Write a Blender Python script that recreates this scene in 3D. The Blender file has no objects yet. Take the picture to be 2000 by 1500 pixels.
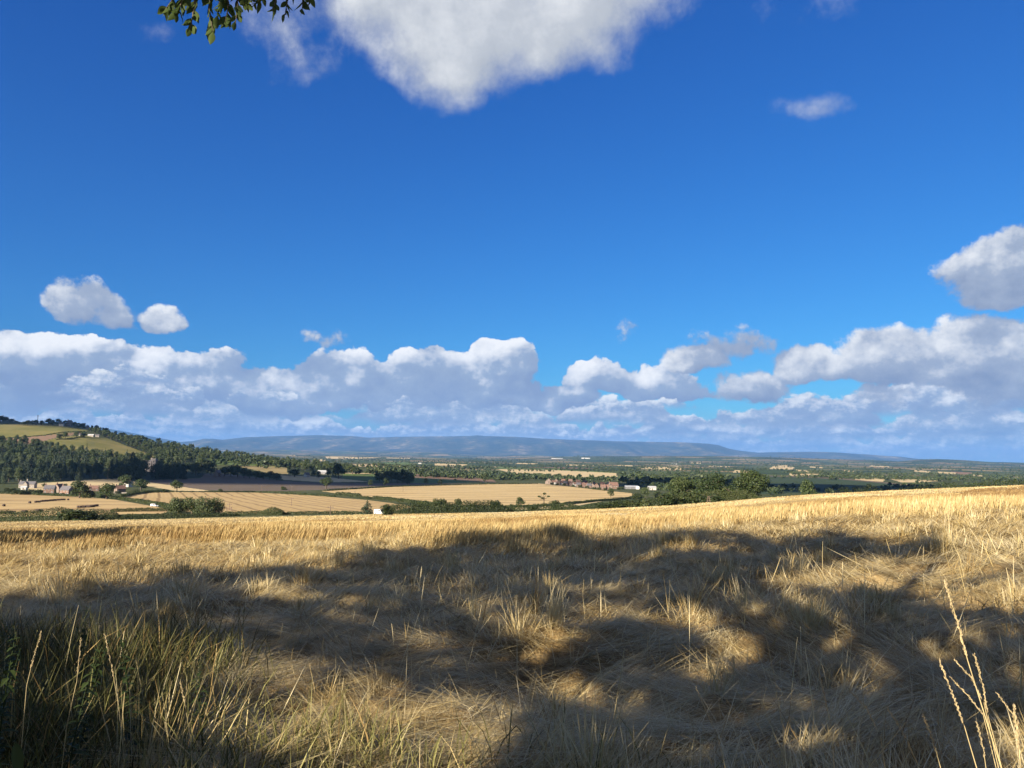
import bpy, math, random
import numpy as np
from mathutils import Vector, Matrix, Euler

rng = np.random.default_rng(7)
random.seed(7)
scene = bpy.context.scene
COL = scene.collection
R = math.radians

# ------------------------------------------------------------------ camera model
F = 1502.0                       # focal length in pixels of the 2000 px wide photograph
PITCH = math.atan(138 / F)
ROLL = 0.0157
CAMZ = 1.62
cam_d = bpy.data.cameras.new('camera')
cam = bpy.data.objects.new('camera', cam_d)
COL.objects.link(cam)
cam_d.sensor_width = 36.0
cam_d.lens = F / 2000 * 36.0
cam_d.clip_start = 0.05
cam_d.clip_end = 200000
ct, st = math.cos(PITCH), math.sin(PITCH)
fwd = Vector((0, ct, st)); up0 = Vector((0, -st, ct)); rt0 = Vector((1, 0, 0))
cr, sr = math.cos(ROLL), math.sin(ROLL)
# the photograph's horizon falls to the right: the camera is turned a little anticlockwise
rt = rt0 * cr + up0 * sr
up = up0 * cr - rt0 * sr
cam.matrix_world = Matrix(((rt.x, up.x, -fwd.x, 0), (rt.y, up.y, -fwd.y, 0), (rt.z, up.z, -fwd.z, CAMZ), (0, 0, 0, 1)))
scene.camera = cam


def ray(px, py):
    """direction with y = 1 through a photo pixel -> (x/y, z/y)"""
    cx, cy = (px - 1000.0) / F, (750.0 - py) / F
    dx = cx * rt.x + cy * up.x + fwd.x
    dy = cx * rt.y + cy * up.y + fwd.y
    dz = cx * rt.z + cy * up.z + fwd.z
    return dx / dy, dz / dy


def project(X, Y, Z):
    Z = Z - CAMZ
    a = X * rt.x + Y * rt.y + Z * rt.z
    b = X * up.x + Y * up.y + Z * up.z
    c = X * fwd.x + Y * fwd.y + Z * fwd.z
    c = np.where(c > 1e-6, c, 1e-6)
    return 1000 + F * a / c, 750 - F * b / c


# ------------------------------------------------------------------ numpy noise
def _hash(ix, iy, seed):
    h = (ix.astype(np.int64) * 374761393 + iy.astype(np.int64) * 668265263 + seed * 974634777) & 0xFFFFFFFF
    h = ((h ^ (h >> 13)) * 1274126177) & 0xFFFFFFFF
    return ((h ^ (h >> 16)) & 0xFFFFFF) / float(0xFFFFFF)


def vnoise(x, y, seed=0):
    x = np.asarray(x, float); y = np.asarray(y, float)
    ix = np.floor(x); iy = np.floor(y)
    fx = x - ix; fy = y - iy
    fx = fx * fx * (3 - 2 * fx); fy = fy * fy * (3 - 2 * fy)
    a = _hash(ix, iy, seed); b = _hash(ix + 1, iy, seed); c = _hash(ix, iy + 1, seed); d = _hash(ix + 1, iy + 1, seed)
    return (a * (1 - fx) + b * fx) * (1 - fy) + (c * (1 - fx) + d * fx) * fy


def fbm(x, y, seed=0, octs=4):
    s = 0.0; a = 0.5; t = 0.0
    for i in range(octs):
        s = s + a * vnoise(x, y, seed + i * 17); t += a
        x = x * 2.03 + 11.7; y = y * 2.03 - 5.3; a *= 0.5
    return s / t


def sst(a, b, x):
    t = np.clip((x - a) / (b - a), 0, 1)
    return t * t * (3 - 2 * t)


# ------------------------------------------------------------------ terrain
def table(pts):
    uv = sorted(ray(*p) for p in pts)
    return np.array([p[0] for p in uv]), np.array([p[1] for p in uv])


EDGE = table([(-400, 1032), (0, 1022), (300, 1017), (500, 1011), (750, 1006), (1000, 1001), (1200, 993), (1300, 989), (1400, 982), (1500, 973),
              (1600, 966), (1800, 957), (2000, 948), (2300, 938)])
_Yt = np.array([1, 200, 300, 450, 600, 800, 1000, 1500, 2200, 3500, 6000, 10000, 18000, 60000], float)
_Pt = np.array([1010, 1010, 1000, 985, 972, 957, 947, 933, 922, 911, 902.5, 897, 893, 890.5], float)
_Mt = (888 - _Pt) / F
CREST = table([(-900, 800), (-300, 806), (0, 824), (60, 827), (120, 829), (170, 836), (230, 850), (300, 865), (370, 876), (450, 887), (520, 896), (640, 905), (800, 908)])
RIDGE = table([(-200, 850), (200, 836), (240, 842), (290, 852), (330, 859), (352, 863), (375, 862), (398, 857), (415, 857), (435, 859), (480, 854), (560, 851.5), (620, 850),
               (690, 852), (720, 855), (780, 853.5), (850, 852.5), (915, 852), (932, 850.5), (950, 852), (1000, 853), (1060, 856.5), (1100, 858.5), (1200, 862),
               (1300, 863.5), (1345, 864.5), (1385, 867), (1405, 870), (1425, 877), (1450, 881), (1480, 884), (1530, 883), (1580, 882.5), (1640, 884), (1700, 888.5), (1760, 893), (1830, 901), (2000, 905), (2300, 912)])
WOODR = table([(600, 900), (900, 893), (1100, 891), (1200, 891), (1300, 890.5), (1400, 891), (1500, 893), (1600, 896), (1700, 898.5), (1755, 901), (1790, 898), (1830, 896.5), (1880, 898.5), (1930, 902), (2000, 904), (2200, 911)])
SUNAZ, SUNEL = R(38), R(23)
TOSUN = Vector((-math.sin(SUNAZ) * math.cos(SUNEL), -math.cos(SUNAZ) * math.cos(SUNEL), math.sin(SUNEL)))


def yedge(u):
    return np.interp(u, [-0.8, 0, 0.8], [190, 200, 165])


def hummock(X, Y):
    """the tussocks and hollows of beaten straw near the viewer, metres"""
    a = fbm(X * 0.55, Y * 0.42, 5, 3) - 0.5
    r1 = 1 - np.abs(2 * fbm(X * 1.0 + 0.7 * a, Y * 1.25, 9, 2) - 1)
    r2 = 1 - np.abs(2 * fbm(X * 2.3 + 3, Y * 2.7, 15, 2) - 1)
    h = 0.40 * a + 0.34 * (r1 - 0.75) + 0.15 * (r2 - 0.75)
    return h * (1 - sst(25, 70, Y)) * sst(1.0, 3.0, np.hypot(X, Y))


def height(X, Y, detail=True):
    X = np.asarray(X, float); Y = np.asarray(Y, float)
    Ym = np.maximum(Y, 2.0)
    u = np.clip(X / Ym, -0.95, 0.95)
    Ye = yedge(u)
    s = np.interp(u, *EDGE) + CAMZ / Ye
    zn = np.maximum(Y, 0) * s
    zn = zn + 0.5 * (fbm(X * 0.035, Y * 0.03, 3, 2) - 0.5) * sst(8, 30, Y)
    if detail:
        zn = zn + hummock(X, Y)
    Yv = np.maximum(Y, 1.0)
    zv = np.interp(np.log(Yv), np.log(_Yt), _Mt) * Yv + CAMZ
    und = (fbm(X / 520 + 3, Y / 620, 21, 3) - 0.5) * 9 * sst(700, 2200, Yv) + (fbm(X / 2600 + 9, Y / 3200, 31, 4) - 0.5) * 55 * sst(3000, 9000, Yv)
    und = und + (fbm(X / 5000 + 9, Y / 4200, 41, 4) - 0.42) * 330 * sst(12000, 19000, Yv) * (1 - sst(22000, 29000, Yv))
    und = und + (fbm(X / 140 + 3, Y / 110, 23, 2) - 0.5) * 1.6 * sst(330, 600, Yv)
    zv = zv + und
    # wooded hill on the left
    zc = np.interp(u, *CREST) * 1900 + CAMZ
    zb = np.interp(math.log(1900), np.log(_Yt), _Mt) * 1900 + CAMZ
    hw = sst(840, 1900, Yv) * (1 - sst(1950, 4200, Yv))
    amp = np.maximum(zc - zb, 0) * sst(0.02, -0.30, u)
    zv = zv + amp * hw
    # far ridges
    g2 = sst(7500, 11500, Yv) * (1 - sst(11800, 16000, Yv)) * sst(-0.1, 0.12, u)
    zw = np.interp(u, *WOODR) * 11500 + CAMZ
    zv = zv * (1 - g2) + g2 * zw
    g = sst(21000, 30000, Yv) * (1 - sst(30500, 44000, Yv))
    zr = np.interp(u, *RIDGE) * 30000 + CAMZ
    gull = (fbm(X / 900, Y / 5000, 51, 3) - 0.5) * 330 * g * (1 - g) * 4
    zv = zv * (1 - g) + g * zr + gull
    w = sst(0, 1, (Y - Ye) / 130.0)
    return zn * (1 - w) + zv * w


def ground(px, py, Y0=2.0):
    """where the ray through photo pixels meets the terrain: x, y, z arrays"""
    px = np.atleast_1d(np.asarray(px, float)); py = np.atleast_1d(np.asarray(py, float))
    out = np.full((len(px), 3), np.nan)
    Ys = np.exp(np.linspace(math.log(Y0), math.log(46000), 1400))
    for i in range(len(px)):
        u, m = ray(px[i], py[i])
        zt = height(u * Ys, Ys, False); zr = CAMZ + m * Ys
        k = np.nonzero(zr <= zt)[0]
        if len(k) == 0:
            continue
        j = k[0]
        if j > 0:
            a = zr[j - 1] - zt[j - 1]; b = zt[j] - zr[j]
            t = a / (a + b + 1e-9); Y = Ys[j - 1] + (Ys[j] - Ys[j - 1]) * t
        else:
            Y = Ys[0]
        out[i] = (u * Y, Y, float(height(u * Y, Y, False)))
    return out


# ------------------------------------------------------------------ node helpers
class S:
    """a socket with arithmetic"""
    def __init__(s, nt, sock):
        s.nt, s.k = nt, sock

    def op(s, o, *a, clamp=False):
        n = s.nt.nodes.new('ShaderNodeMath'); n.operation = o; n.use_clamp = clamp
        for i, v in enumerate((s,) + a):
            if isinstance(v, S):
                s.nt.links.new(v.k, n.inputs[i])
            else:
                n.inputs[i].default_value = v
        return S(s.nt, n.outputs[0])

    def __add__(s, o): return s.op('ADD', o)
    def __sub__(s, o): return s.op('SUBTRACT', o)
    def __mul__(s, o): return s.op('MULTIPLY', o)
    def __truediv__(s, o): return s.op('DIVIDE', o)
    def sm(s, a, b):
        n = s.nt.nodes.new('ShaderNodeMapRange'); n.interpolation_type = 'SMOOTHSTEP'
        s.nt.links.new(s.k, n.inputs[0]); n.inputs[1].default_value = a; n.inputs[2].default_value = b
        return S(s.nt, n.outputs[0])
    def lin(s, a, b, c=0.0, d=1.0):
        n = s.nt.nodes.new('ShaderNodeMapRange')
        s.nt.links.new(s.k, n.inputs[0])
        for i, v in enumerate((a, b, c, d)):
            n.inputs[1 + i].default_value = v
        return S(s.nt, n.outputs[0])


def setin(nt, node, name, v):
    if isinstance(v, S):
        nt.links.new(v.k, node.inputs[name])
    elif hasattr(v, 'is_output'):
        nt.links.new(v, node.inputs[name])
    else:
        node.inputs[name].default_value = v


def noise(nt, vec, scale=1.0, detail=4.0, rough=0.5, dist=0.0, dim='3D', out=0):
    n = nt.nodes.new('ShaderNodeTexNoise'); n.noise_dimensions = dim
    if vec is not None:
        nt.links.new(vec.k if isinstance(vec, S) else vec, n.inputs['Vector'])
    n.inputs['Scale'].default_value = scale; n.inputs['Detail'].default_value = detail
    n.inputs['Roughness'].default_value = rough; n.inputs['Distortion'].default_value = dist
    return S(nt, n.outputs[out])


def comb(nt, x, y, z=0.0):
    n = nt.nodes.new('ShaderNodeCombineXYZ')
    for i, v in enumerate((x, y, z)):
        setin(nt, n, i, v)
    return S(nt, n.outputs[0])


def mixc(nt, fac, a, b, mode='MIX'):
    n = nt.nodes.new('ShaderNodeMix'); n.data_type = 'RGBA'; n.blend_type = mode
    def put(k, v):
        if isinstance(v, S): nt.links.new(v.k, n.inputs[k])
        elif hasattr(v, 'is_output'): nt.links.new(v, n.inputs[k])
        else: n.inputs[k].default_value = v if k == 0 else (*v, 1.0)[:4]
    put(0, fac); put(6, a); put(7, b)
    return S(nt, n.outputs[2])


def ramp(nt, fac, stops):
    n = nt.nodes.new('ShaderNodeValToRGB')
    nt.links.new(fac.k if isinstance(fac, S) else fac, n.inputs[0])
    e = n.color_ramp.elements
    while len(e) < len(stops): e.new(0.5)
    for el, (p, c) in zip(e, stops):
        el.position = p; el.color = (*c, 1.0)
    return S(nt, n.outputs[0])


def new_mat(name):
    m = bpy.data.materials.new(name); m.use_nodes = True
    nt = m.node_tree; nt.nodes.clear()
    out = nt.nodes.new('ShaderNodeOutputMaterial')
    return m, nt, out


def principled(nt, out, col, rough=0.7, spec=0.25, normal=None, trans=0.0, transcol=None, metallic=0.0):
    p = nt.nodes.new('ShaderNodeBsdfPrincipled')
    if isinstance(col, S): nt.links.new(col.k, p.inputs['Base Color'])
    else: p.inputs['Base Color'].default_value = (*col, 1)
    setin(nt, p, 'Roughness', rough); p.inputs['Specular IOR Level'].default_value = spec
    p.inputs['Metallic'].default_value = metallic
    if normal is not None: nt.links.new(normal.k, p.inputs['Normal'])
    sh = p.outputs[0]
    if trans > 0:
        t = nt.nodes.new('ShaderNodeBsdfTranslucent')
        c = transcol or col
        if isinstance(c, S): nt.links.new(c.k, t.inputs[0])
        else: t.inputs[0].default_value = (*c, 1)
        mx = nt.nodes.new('ShaderNodeMixShader'); mx.inputs[0].default_value = trans
        nt.links.new(sh, mx.inputs[1]); nt.links.new(t.outputs[0], mx.inputs[2]); sh = mx.outputs[0]
    nt.links.new(sh, out.inputs['Surface'])
    return p


def bump(nt, h, strength=0.3, dist=0.05):
    n = nt.nodes.new('ShaderNodeBump'); n.inputs['Strength'].default_value = strength; n.inputs['Distance'].default_value = dist
    nt.links.new(h.k, n.inputs['Height'])
    return S(nt, n.outputs[0])


def pos(nt):
    n = nt.nodes.new('ShaderNodeNewGeometry')
    return S(nt, n.outputs['Position'])


def attr(nt, name, which='Fac'):
    n = nt.nodes.new('ShaderNodeAttribute'); n.attribute_name = name
    return S(nt, n.outputs[which])


def orand(nt):
    n = nt.nodes.new('ShaderNodeObjectInfo')
    return S(nt, n.outputs['Random'])


def mapping(nt, vec, rot=0.0, scale=(1, 1, 1)):
    n = nt.nodes.new('ShaderNodeMapping'); n.vector_type = 'TEXTURE' if False else 'POINT'
    nt.links.new(vec.k, n.inputs[0]); n.inputs['Rotation'].default_value = (0, 0, rot); n.inputs['Scale'].default_value = scale
    return S(nt, n.outputs[0])


# ------------------------------------------------------------------ mesh helpers
def mesh_np(name, verts, faces, mat=None, smooth=False, attrs=None, loops=None):
    """verts (n,3); faces (m,k) constant k"""
    me = bpy.data.meshes.new(name)
    verts = np.asarray(verts, np.float32); faces = np.asarray(faces, np.int32)
    n, (m, k) = len(verts), faces.shape
    me.vertices.add(n); me.vertices.foreach_set('co', verts.ravel())
    me.loops.add(m * k); me.loops.foreach_set('vertex_index', faces.ravel())
    me.polygons.add(m)
    me.polygons.foreach_set('loop_start', np.arange(0, m * k, k, dtype=np.int32))
    me.polygons.foreach_set('loop_total', np.full(m, k, np.int32))
    if smooth: me.polygons.foreach_set('use_smooth', np.ones(m, bool))
    for an, av in (attrs or {}).items():
        a = me.attributes.new(an, 'FLOAT', 'POINT'); a.data.foreach_set('value', np.asarray(av, np.float32))
    me.update(calc_edges=True)
    if mat: me.materials.append(mat)
    return me


def link(name, data, parent=None, loc=None):
    o = bpy.data.objects.new(name, data); COL.objects.link(o)
    if parent is not None: o.parent = parent
    if loc is not None: o.location = loc
    return o


def tag(o, label=None, cat=None, group=None, kind=None):
    if label: o['label'] = label
    if cat: o['category'] = cat
    if group: o['group'] = group
    if kind: o['kind'] = kind
    return o


def empty(name, loc, rz=0.0, scale=None):
    o = bpy.data.objects.new(name, None); COL.objects.link(o); o.location = loc; o.rotation_euler = (0, 0, rz)
    if scale is not None: o.scale = scale
    return o


class MB:
    """collects boxes, tubes and quads for one mesh (mixed polygons)"""
    def __init__(s):
        s.v = []; s.f = []

    def add(s, vs, fs):
        b = len(s.v); s.v += [tuple(v) for v in vs]; s.f += [tuple(b + i for i in f) for f in fs]
        return s

    def box(s, x0, x1, y0, y1, z0, z1):
        return s.add([(x0, y0, z0), (x1, y0, z0), (x1, y1, z0), (x0, y1, z0), (x0, y0, z1), (x1, y0, z1), (x1, y1, z1), (x0, y1, z1)],
                     [(3, 2, 1, 0), (4, 5, 6, 7), (0, 1, 5, 4), (1, 2, 6, 5), (2, 3, 7, 6), (3, 0, 4, 7)])

    def tube(s, pts, rads, n=7, cap=True):
        pts = [Vector(p) for p in pts]
        vs = []; fs = []
        for i, p in enumerate(pts):
            d = (pts[min(i + 1, len(pts) - 1)] - pts[max(i - 1, 0)]).normalized()
            a = d.orthogonal().normalized() if abs(d.z) < 0.9 else d.cross(Vector((0, 1, 0))).normalized()
            b = d.cross(a)
            for j in range(n):
                t = 2 * math.pi * j / n
                vs.append(p + (a * math.cos(t) + b * math.sin(t)) * rads[i])
        for i in range(len(pts) - 1):
            for j in range(n):
                k = (j + 1) % n
                fs.append((i * n + j, i * n + k, (i + 1) * n + k, (i + 1) * n + j))
        if cap:
            fs.append(tuple(range(n))[::-1]); fs.append(tuple((len(pts) - 1) * n + j for j in range(n)))
        return s.add(vs, fs)

    def data(s, name, mat=None, smooth=False):
        me = bpy.data.meshes.new(name); me.from_pydata(s.v, [], s.f); me.update()
        if mat: me.materials.append(mat)
        if smooth:
            me.polygons.foreach_set('use_smooth', np.ones(len(me.polygons), bool))
        return me

    def build(s, name, mat, parent=None, smooth=False):
        return link(name, s.data(name, mat, smooth), parent)


def copy_tree(o, parent=None, data=True):
    c = o.copy(); COL.objects.link(c)
    if parent is not None: c.parent = parent
    for ch in list(o.children): copy_tree(ch, c)
    return c


# ------------------------------------------------------------------ light, sky, clouds
scene.view_settings.view_transform = 'Standard'
scene.view_settings.look = 'None'
WS = 0.062
scene.view_settings.exposure = math.log2(0.168 / WS)
scene.view_settings.gamma = 1.0
cy = scene.cycles
cy.use_denoising = True
try:
    cy.denoiser = 'OPENIMAGEDENOISE'; cy.denoising_input_passes = 'RGB_ALBEDO_NORMAL'; cy.denoising_prefilter = 'ACCURATE'
except Exception:
    pass
cy.max_bounces = 5; cy.diffuse_bounces = 3; cy.glossy_bounces = 2; cy.transmission_bounces = 3; cy.volume_bounces = 0; cy.transparent_max_bounces = 8
cy.use_adaptive_sampling = True; cy.adaptive_threshold = 0.012
cy.sample_clamp_indirect = 4.0

sun_d = bpy.data.lights.new('sun', 'SUN'); sun_d.energy = 4.8; sun_d.angle = R(0.55); sun_d.color = (1.0, 0.87, 0.70)
sun = link('sun', sun_d); sun.rotation_euler = TOSUN.to_track_quat('Z', 'Y').to_euler(); sun.location = (0, -20, 60)

world = bpy.data.worlds.new('World'); scene.world = world; world.use_nodes = True
nt = world.node_tree; nt.nodes.clear()
wout = nt.nodes.new('ShaderNodeOutputWorld'); bg = nt.nodes.new('ShaderNodeBackground')
sky = nt.nodes.new('ShaderNodeTexSky'); sky.sky_type = 'NISHITA'; sky.sun_disc = False
sky.sun_elevation = SUNEL; sky.sun_rotation = math.atan2(TOSUN.x, TOSUN.y)
sky.altitude = 200; sky.air_density = 1.15; sky.dust_density = 0.25; sky.ozone_density = 3.2
tc = nt.nodes.new('ShaderNodeTexCoord')
sep = nt.nodes.new('ShaderNodeSeparateXYZ'); nt.links.new(tc.outputs['Generated'], sep.inputs[0])
dx, dy, dz = (S(nt, sep.outputs[i]) for i in range(3))
UN = F / 100.0                   # one unit = 100 photo pixels at the middle
AZ = dx.op('ARCTAN2', dy) * UN
EL = dz.op('ARCSINE') * UN


def azel(px, py):
    u, m = ray(px, py)
    return math.atan(u) * UN, math.atan(m / math.hypot(1, u)) * UN


def cloud_field(name, clouds, scale, amp, warp, rough, seed, kmax=0.25, billow=0.0, vs=1.0, thin=0.0):
    """node group: (A, V) -> density. clouds: (px, py, halfwidth, up, down, strength) in photo pixels, up/down measured from py"""
    g = bpy.data.node_groups.new(name, 'ShaderNodeTree')
    for s_ in ('A', 'V', 'WA', 'WV'): g.interface.new_socket(s_, in_out='INPUT', socket_type='NodeSocketFloat')
    g.interface.new_socket('D', in_out='OUTPUT', socket_type='NodeSocketFloat')
    gi = g.nodes.new('NodeGroupInput'); go = g.nodes.new('NodeGroupOutput')
    A, V, WA, WV = (S(g, gi.outputs[i]) for i in range(4))
    p = comb(g, A, V * vs, seed)
    A2 = A + WA; V2 = V + WV
    E = None
    for (cx, cyy, a, bu, bd, h) in clouds:
        ca, cv = azel(cx, cyy)
        qx = (A2 - ca) * (100.0 / a)
        dv = V2 - cv
        qy = (dv * (100.0 / bu)).op('MAXIMUM', dv * (-100.0 / bd))
        e = qx.op('MULTIPLY_ADD', qx, qy * qy)
        e = e.op('MULTIPLY_ADD', -h, h)
        E = e if E is None else E.op('SMOOTH_MAX', e, kmax)
    E = E.op('MAXIMUM', -1.5) - thin
    n = noise(g, p, scale, 7.0, rough)
    D = E + (n - 0.5) * amp
    if billow:
        n2 = noise(g, p, scale * 1.7, 5.0, 0.5)
        b = (n2 - 0.5).op('ABSOLUTE')
        D = D - b * billow + billow * 0.12
    g.links.new(D.k, go.inputs[0])
    g['warp'] = (scale, warp, seed)
    return g


def cloud_layer(base, g, delta, soft, k, dark, mid, lit, alpha_max=1.0, bias=0.5, patch=0.5, pscale=0.8, ddir=(-0.55, 0.85), soft0=0.0):
    scale, warp, seed = g['warp']
    p = comb(nt, AZ, EL, seed)
    wn = nt.nodes.new('ShaderNodeTexNoise'); nt.links.new(p.k, wn.inputs['Vector']); wn.inputs['Scale'].default_value = scale * 0.9; wn.inputs['Detail'].default_value = 3
    sp = nt.nodes.new('ShaderNodeSeparateXYZ'); nt.links.new(wn.outputs[1], sp.inputs[0])
    WA = (S(nt, sp.outputs[0]) - 0.5) * warp; WV = (S(nt, sp.outputs[1]) - 0.5) * (warp * 0.8)
    def use(A, V):
        n = nt.nodes.new('ShaderNodeGroup'); n.node_tree = g
        for i, v in enumerate((A, V, WA, WV)): setin(nt, n, i, v)
        return S(nt, n.outputs[0])
    D = use(AZ, EL)
    L = use(AZ + ddir[0] * delta, EL + ddir[1] * delta)
    rel = (D - L) * k
    pn = noise(nt, comb(nt, AZ, EL * 1.7, seed + 5), pscale, 5, 0.55)
    rel = rel + (pn - 0.5) * patch
    a = D.sm(soft0, soft) * alpha_max
    sh = (rel + bias).op('ADD', 0.0, clamp=True)
    col = ramp(nt, sh, [(0.0, dark), (0.42, mid), (0.78, tuple(0.25 * m_ + 0.75 * l_ for m_, l_ in zip(mid, lit))), (1.0, lit)])
    return mixc(nt, a, base, col), a


# the big bright cloud overhead, its wisps and the small high ones
hi = cloud_field('cloud_high', [
    (900, 10, 275, 400, 180, 1.3), (1150, -20, 220, 300, 140, 1.1), (735, -10, 120, 260, 120, 1.0), (880, 120, 120, 100, 112, 0.9),
    (1050, 80, 130, 150, 85, 0.95), (575, 45, 100, 150, 100, 0.22), (1570, 212, 80, 24, 18, 0.24), (320, 70, 60, 30, 22, 0.2), (1560, 0, 90, 50, 30, 0.16), (1300, 0, 110, 120, 50, 0.5)],
    0.75, 1.8, 0.9, 0.62, 3.1, 0.3)
# free floating cumulus between the bank and the blue
md = cloud_field('cloud_middle', [
    (165, 590, 66, 46, 38, 1.0), (224, 620, 44, 30, 28, 0.8), (325, 630, 48, 34, 20, 0.75), (612, 662, 52, 15, 13, 0.16), (1228, 660, 34, 26, 24, 0.12),
    (1900, 530, 80, 44, 52, 0.9), (1990, 540, 110, 90, 56, 1.2), (1400, 655, 50, 22, 18, 0.25), (1455, 678, 70, 36, 26, 0.4), (1350, 712, 74, 46, 22, 1.0), (1475, 765, 92, 44, 26, 0.95), (1590, 718, 90, 40, 32, 1.1),
    (1740, 700, 120, 62, 46, 1.3), (1900, 712, 180, 82, 48, 1.5), (2150, 730, 250, 110, 56, 1.4), (1730, 775, 100, 30, 26, 0.5)],
    1.3, 2.3, 0.75, 0.66, 8.4, 0.2, 0.9, 1.0, 0.12)
# the long bank above the hills: front row
bk = cloud_field('cloud_bank', [
    (-120, 730, 240, 80, 70, 1.2), (110, 712, 150, 56, 60, 1.1), (190, 690, 60, 32, 30, 0.8), (350, 735, 130, 62, 60, 1.2), (560, 775, 140, 52, 36, 1.1), (690, 745, 120, 64, 54, 1.2),
    (840, 745, 150, 68, 54, 1.3), (985, 705, 72, 56, 60, 1.5), (930, 750, 130, 66, 50, 1.3), (1075, 778, 110, 36, 26, 1.1), (1170, 740, 80, 42, 36, 1.0), (1290, 762, 105, 50, 24, 1.1), (280, 780, 100, 24, 20, 0.4)],
    1.3, 2.3, 0.7, 0.66, 15.7, 0.2, 1.0, 1.0, 0.10)

def cloud_row(base, py, h, width, seed, cover, dark, mid, lit, amax=1.0, patch=0.5):
    """a row of cumulus with a level base: PY the row of its base, H the tallest tower, WIDTH the usual cloud (photo pixels)"""
    vb = (888 - py) / 100.0; H = h / 100.0
    tn = noise(nt, comb(nt, AZ * (100.0 / width), seed, 0.0), 1.0, 3, 0.6)
    T = tn.lin(cover, cover + 0.30, -0.3, 1.0) * H
    v = EL - vb + (noise(nt, comb(nt, AZ * 0.35, seed * 2.0, 0.0), 1.0, 1, 0.5) - 0.5) * (H * 0.7)
    sc = 0.85 / H
    p = comb(nt, AZ * 0.8, EL * 1.15, seed)
    f1 = noise(nt, p, sc, 7, 0.68)
    f2 = noise(nt, comb(nt, AZ * 0.8 - 0.10 * H, EL * 1.15 + 0.16 * H, seed), sc, 5, 0.62)
    top = (T + (f1 - 0.5) * (H * 1.25) - v) / H
    bot = (v + (f1 - 0.5) * (H * 0.5)) / H
    a = top.sm(0.0, 0.11) * bot.sm(-0.12, 0.22) * amax
    pn = noise(nt, comb(nt, AZ, EL * 2.0, seed + 5), 1.1, 4, 0.55)
    sh = ((v / H) * 0.40 + 0.16 - (top * 0.22) + (f1 - f2) * 2.4 + (pn - 0.5) * patch).op('ADD', 0.24, clamp=True)
    col = ramp(nt, sh, [(0.0, dark), (0.40, mid), (0.75, tuple(0.3 * m_ + 0.7 * l_ for m_, l_ in zip(mid, lit))), (1.0, lit)])
    return mixc(nt, a, base, col)


# broken cloud added behind and above the view, to whiten the fill light
bn = noise(nt, comb(nt, dx * 3.2, dy * 3.2, dz * 5.0), 1.0, 6, 0.58)
ss = nt.nodes.new('ShaderNodeSeparateColor'); nt.links.new(sky.outputs[0], ss.inputs[0])
sc_ = nt.nodes.new('ShaderNodeCombineColor')
for i, (k_, p_) in enumerate(((0.0847, 1.3), (0.325, 1.12), (1.0, 0.82))):   # the deep saturated blue of this air
    setin(nt, sc_, i, S(nt, ss.outputs[i]).op('POWER', p_) * k_)
base = S(nt, sc_.outputs[0])
base = mixc(nt, bn.sm(0.40, 0.56) * dy.sm(0.15, -0.25).op('MAXIMUM', dz.sm(0.56, 0.72)) * 0.95, base, ramp(nt, bn, [(0.45, (1.9, 1.85, 1.75)), (0.7, (1.4, 1.35, 1.28))]))
FD, FM, FL = (1.25, 1.9, 3.2), (1.9, 2.6, 3.9), (5.8, 6.1, 6.4)
ND, NM, NL = (1.55, 2.1, 3.3), (1.95, 2.6, 3.75), (5.5, 5.7, 5.9)
c = mixc(nt, EL.sm(1.0, 0.1) * 0.6, base, (1.95, 2.75, 4.2))
c = cloud_row(c, 886, 30, 110, 3.3, 0.18, FD, FM, FL, 0.85, 0.9)
c = cloud_row(c, 872, 40, 140, 13.7, 0.21, FD, FM, FL, 0.92, 1.0)
c = cloud_row(c, 856, 48, 180, 23.1, 0.24, FD, FM, (6.0, 6.2, 6.4), 0.95, 1.1)
c = cloud_row(c, 834, 60, 240, 34.9, 0.28, ND, NM, NL, 0.97, 1.2)
c = cloud_row(c, 812, 64, 280, 44.2, 0.34, ND, NM, NL, 1.0, 1.2)
c, _ = cloud_layer(c, bk, 0.26, 0.20, 0.42, ND, (2.05, 2.65, 3.7), (5.8, 5.9, 6.1), 1.0, 0.36, 1.9, 0.85)
c = cloud_row(c, 800, 56, 200, 51.3, 0.42, ND, NM, NL, 1.0, 1.1)
c = cloud_row(c, 772, 46, 190, 66.9, 0.50, ND, NM, NL, 1.0, 1.1)
c, _ = cloud_layer(c, md, 0.24, 0.42, 0.42, (1.5, 1.95, 2.95), (2.3, 2.75, 3.6), (5.7, 5.8, 5.9), 1.0, 0.36, 1.3, 0.8)
c, _ = cloud_layer(c, hi, 0.50, 0.95, 0.40, (2.4, 2.7, 3.2), (3.3, 3.55, 3.95), (5.9, 6.0, 6.1), 1.0, 0.46, 0.7, 0.45, (-0.95, 0.25))
nt.links.new(c.k, bg.inputs[0]); bg.inputs[1].default_value = WS
nt.links.new(bg.outputs[0], wout.inputs[0])
world.cycles.sampling_method = 'MANUAL'; world.cycles.sample_map_resolution = 256
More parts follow.
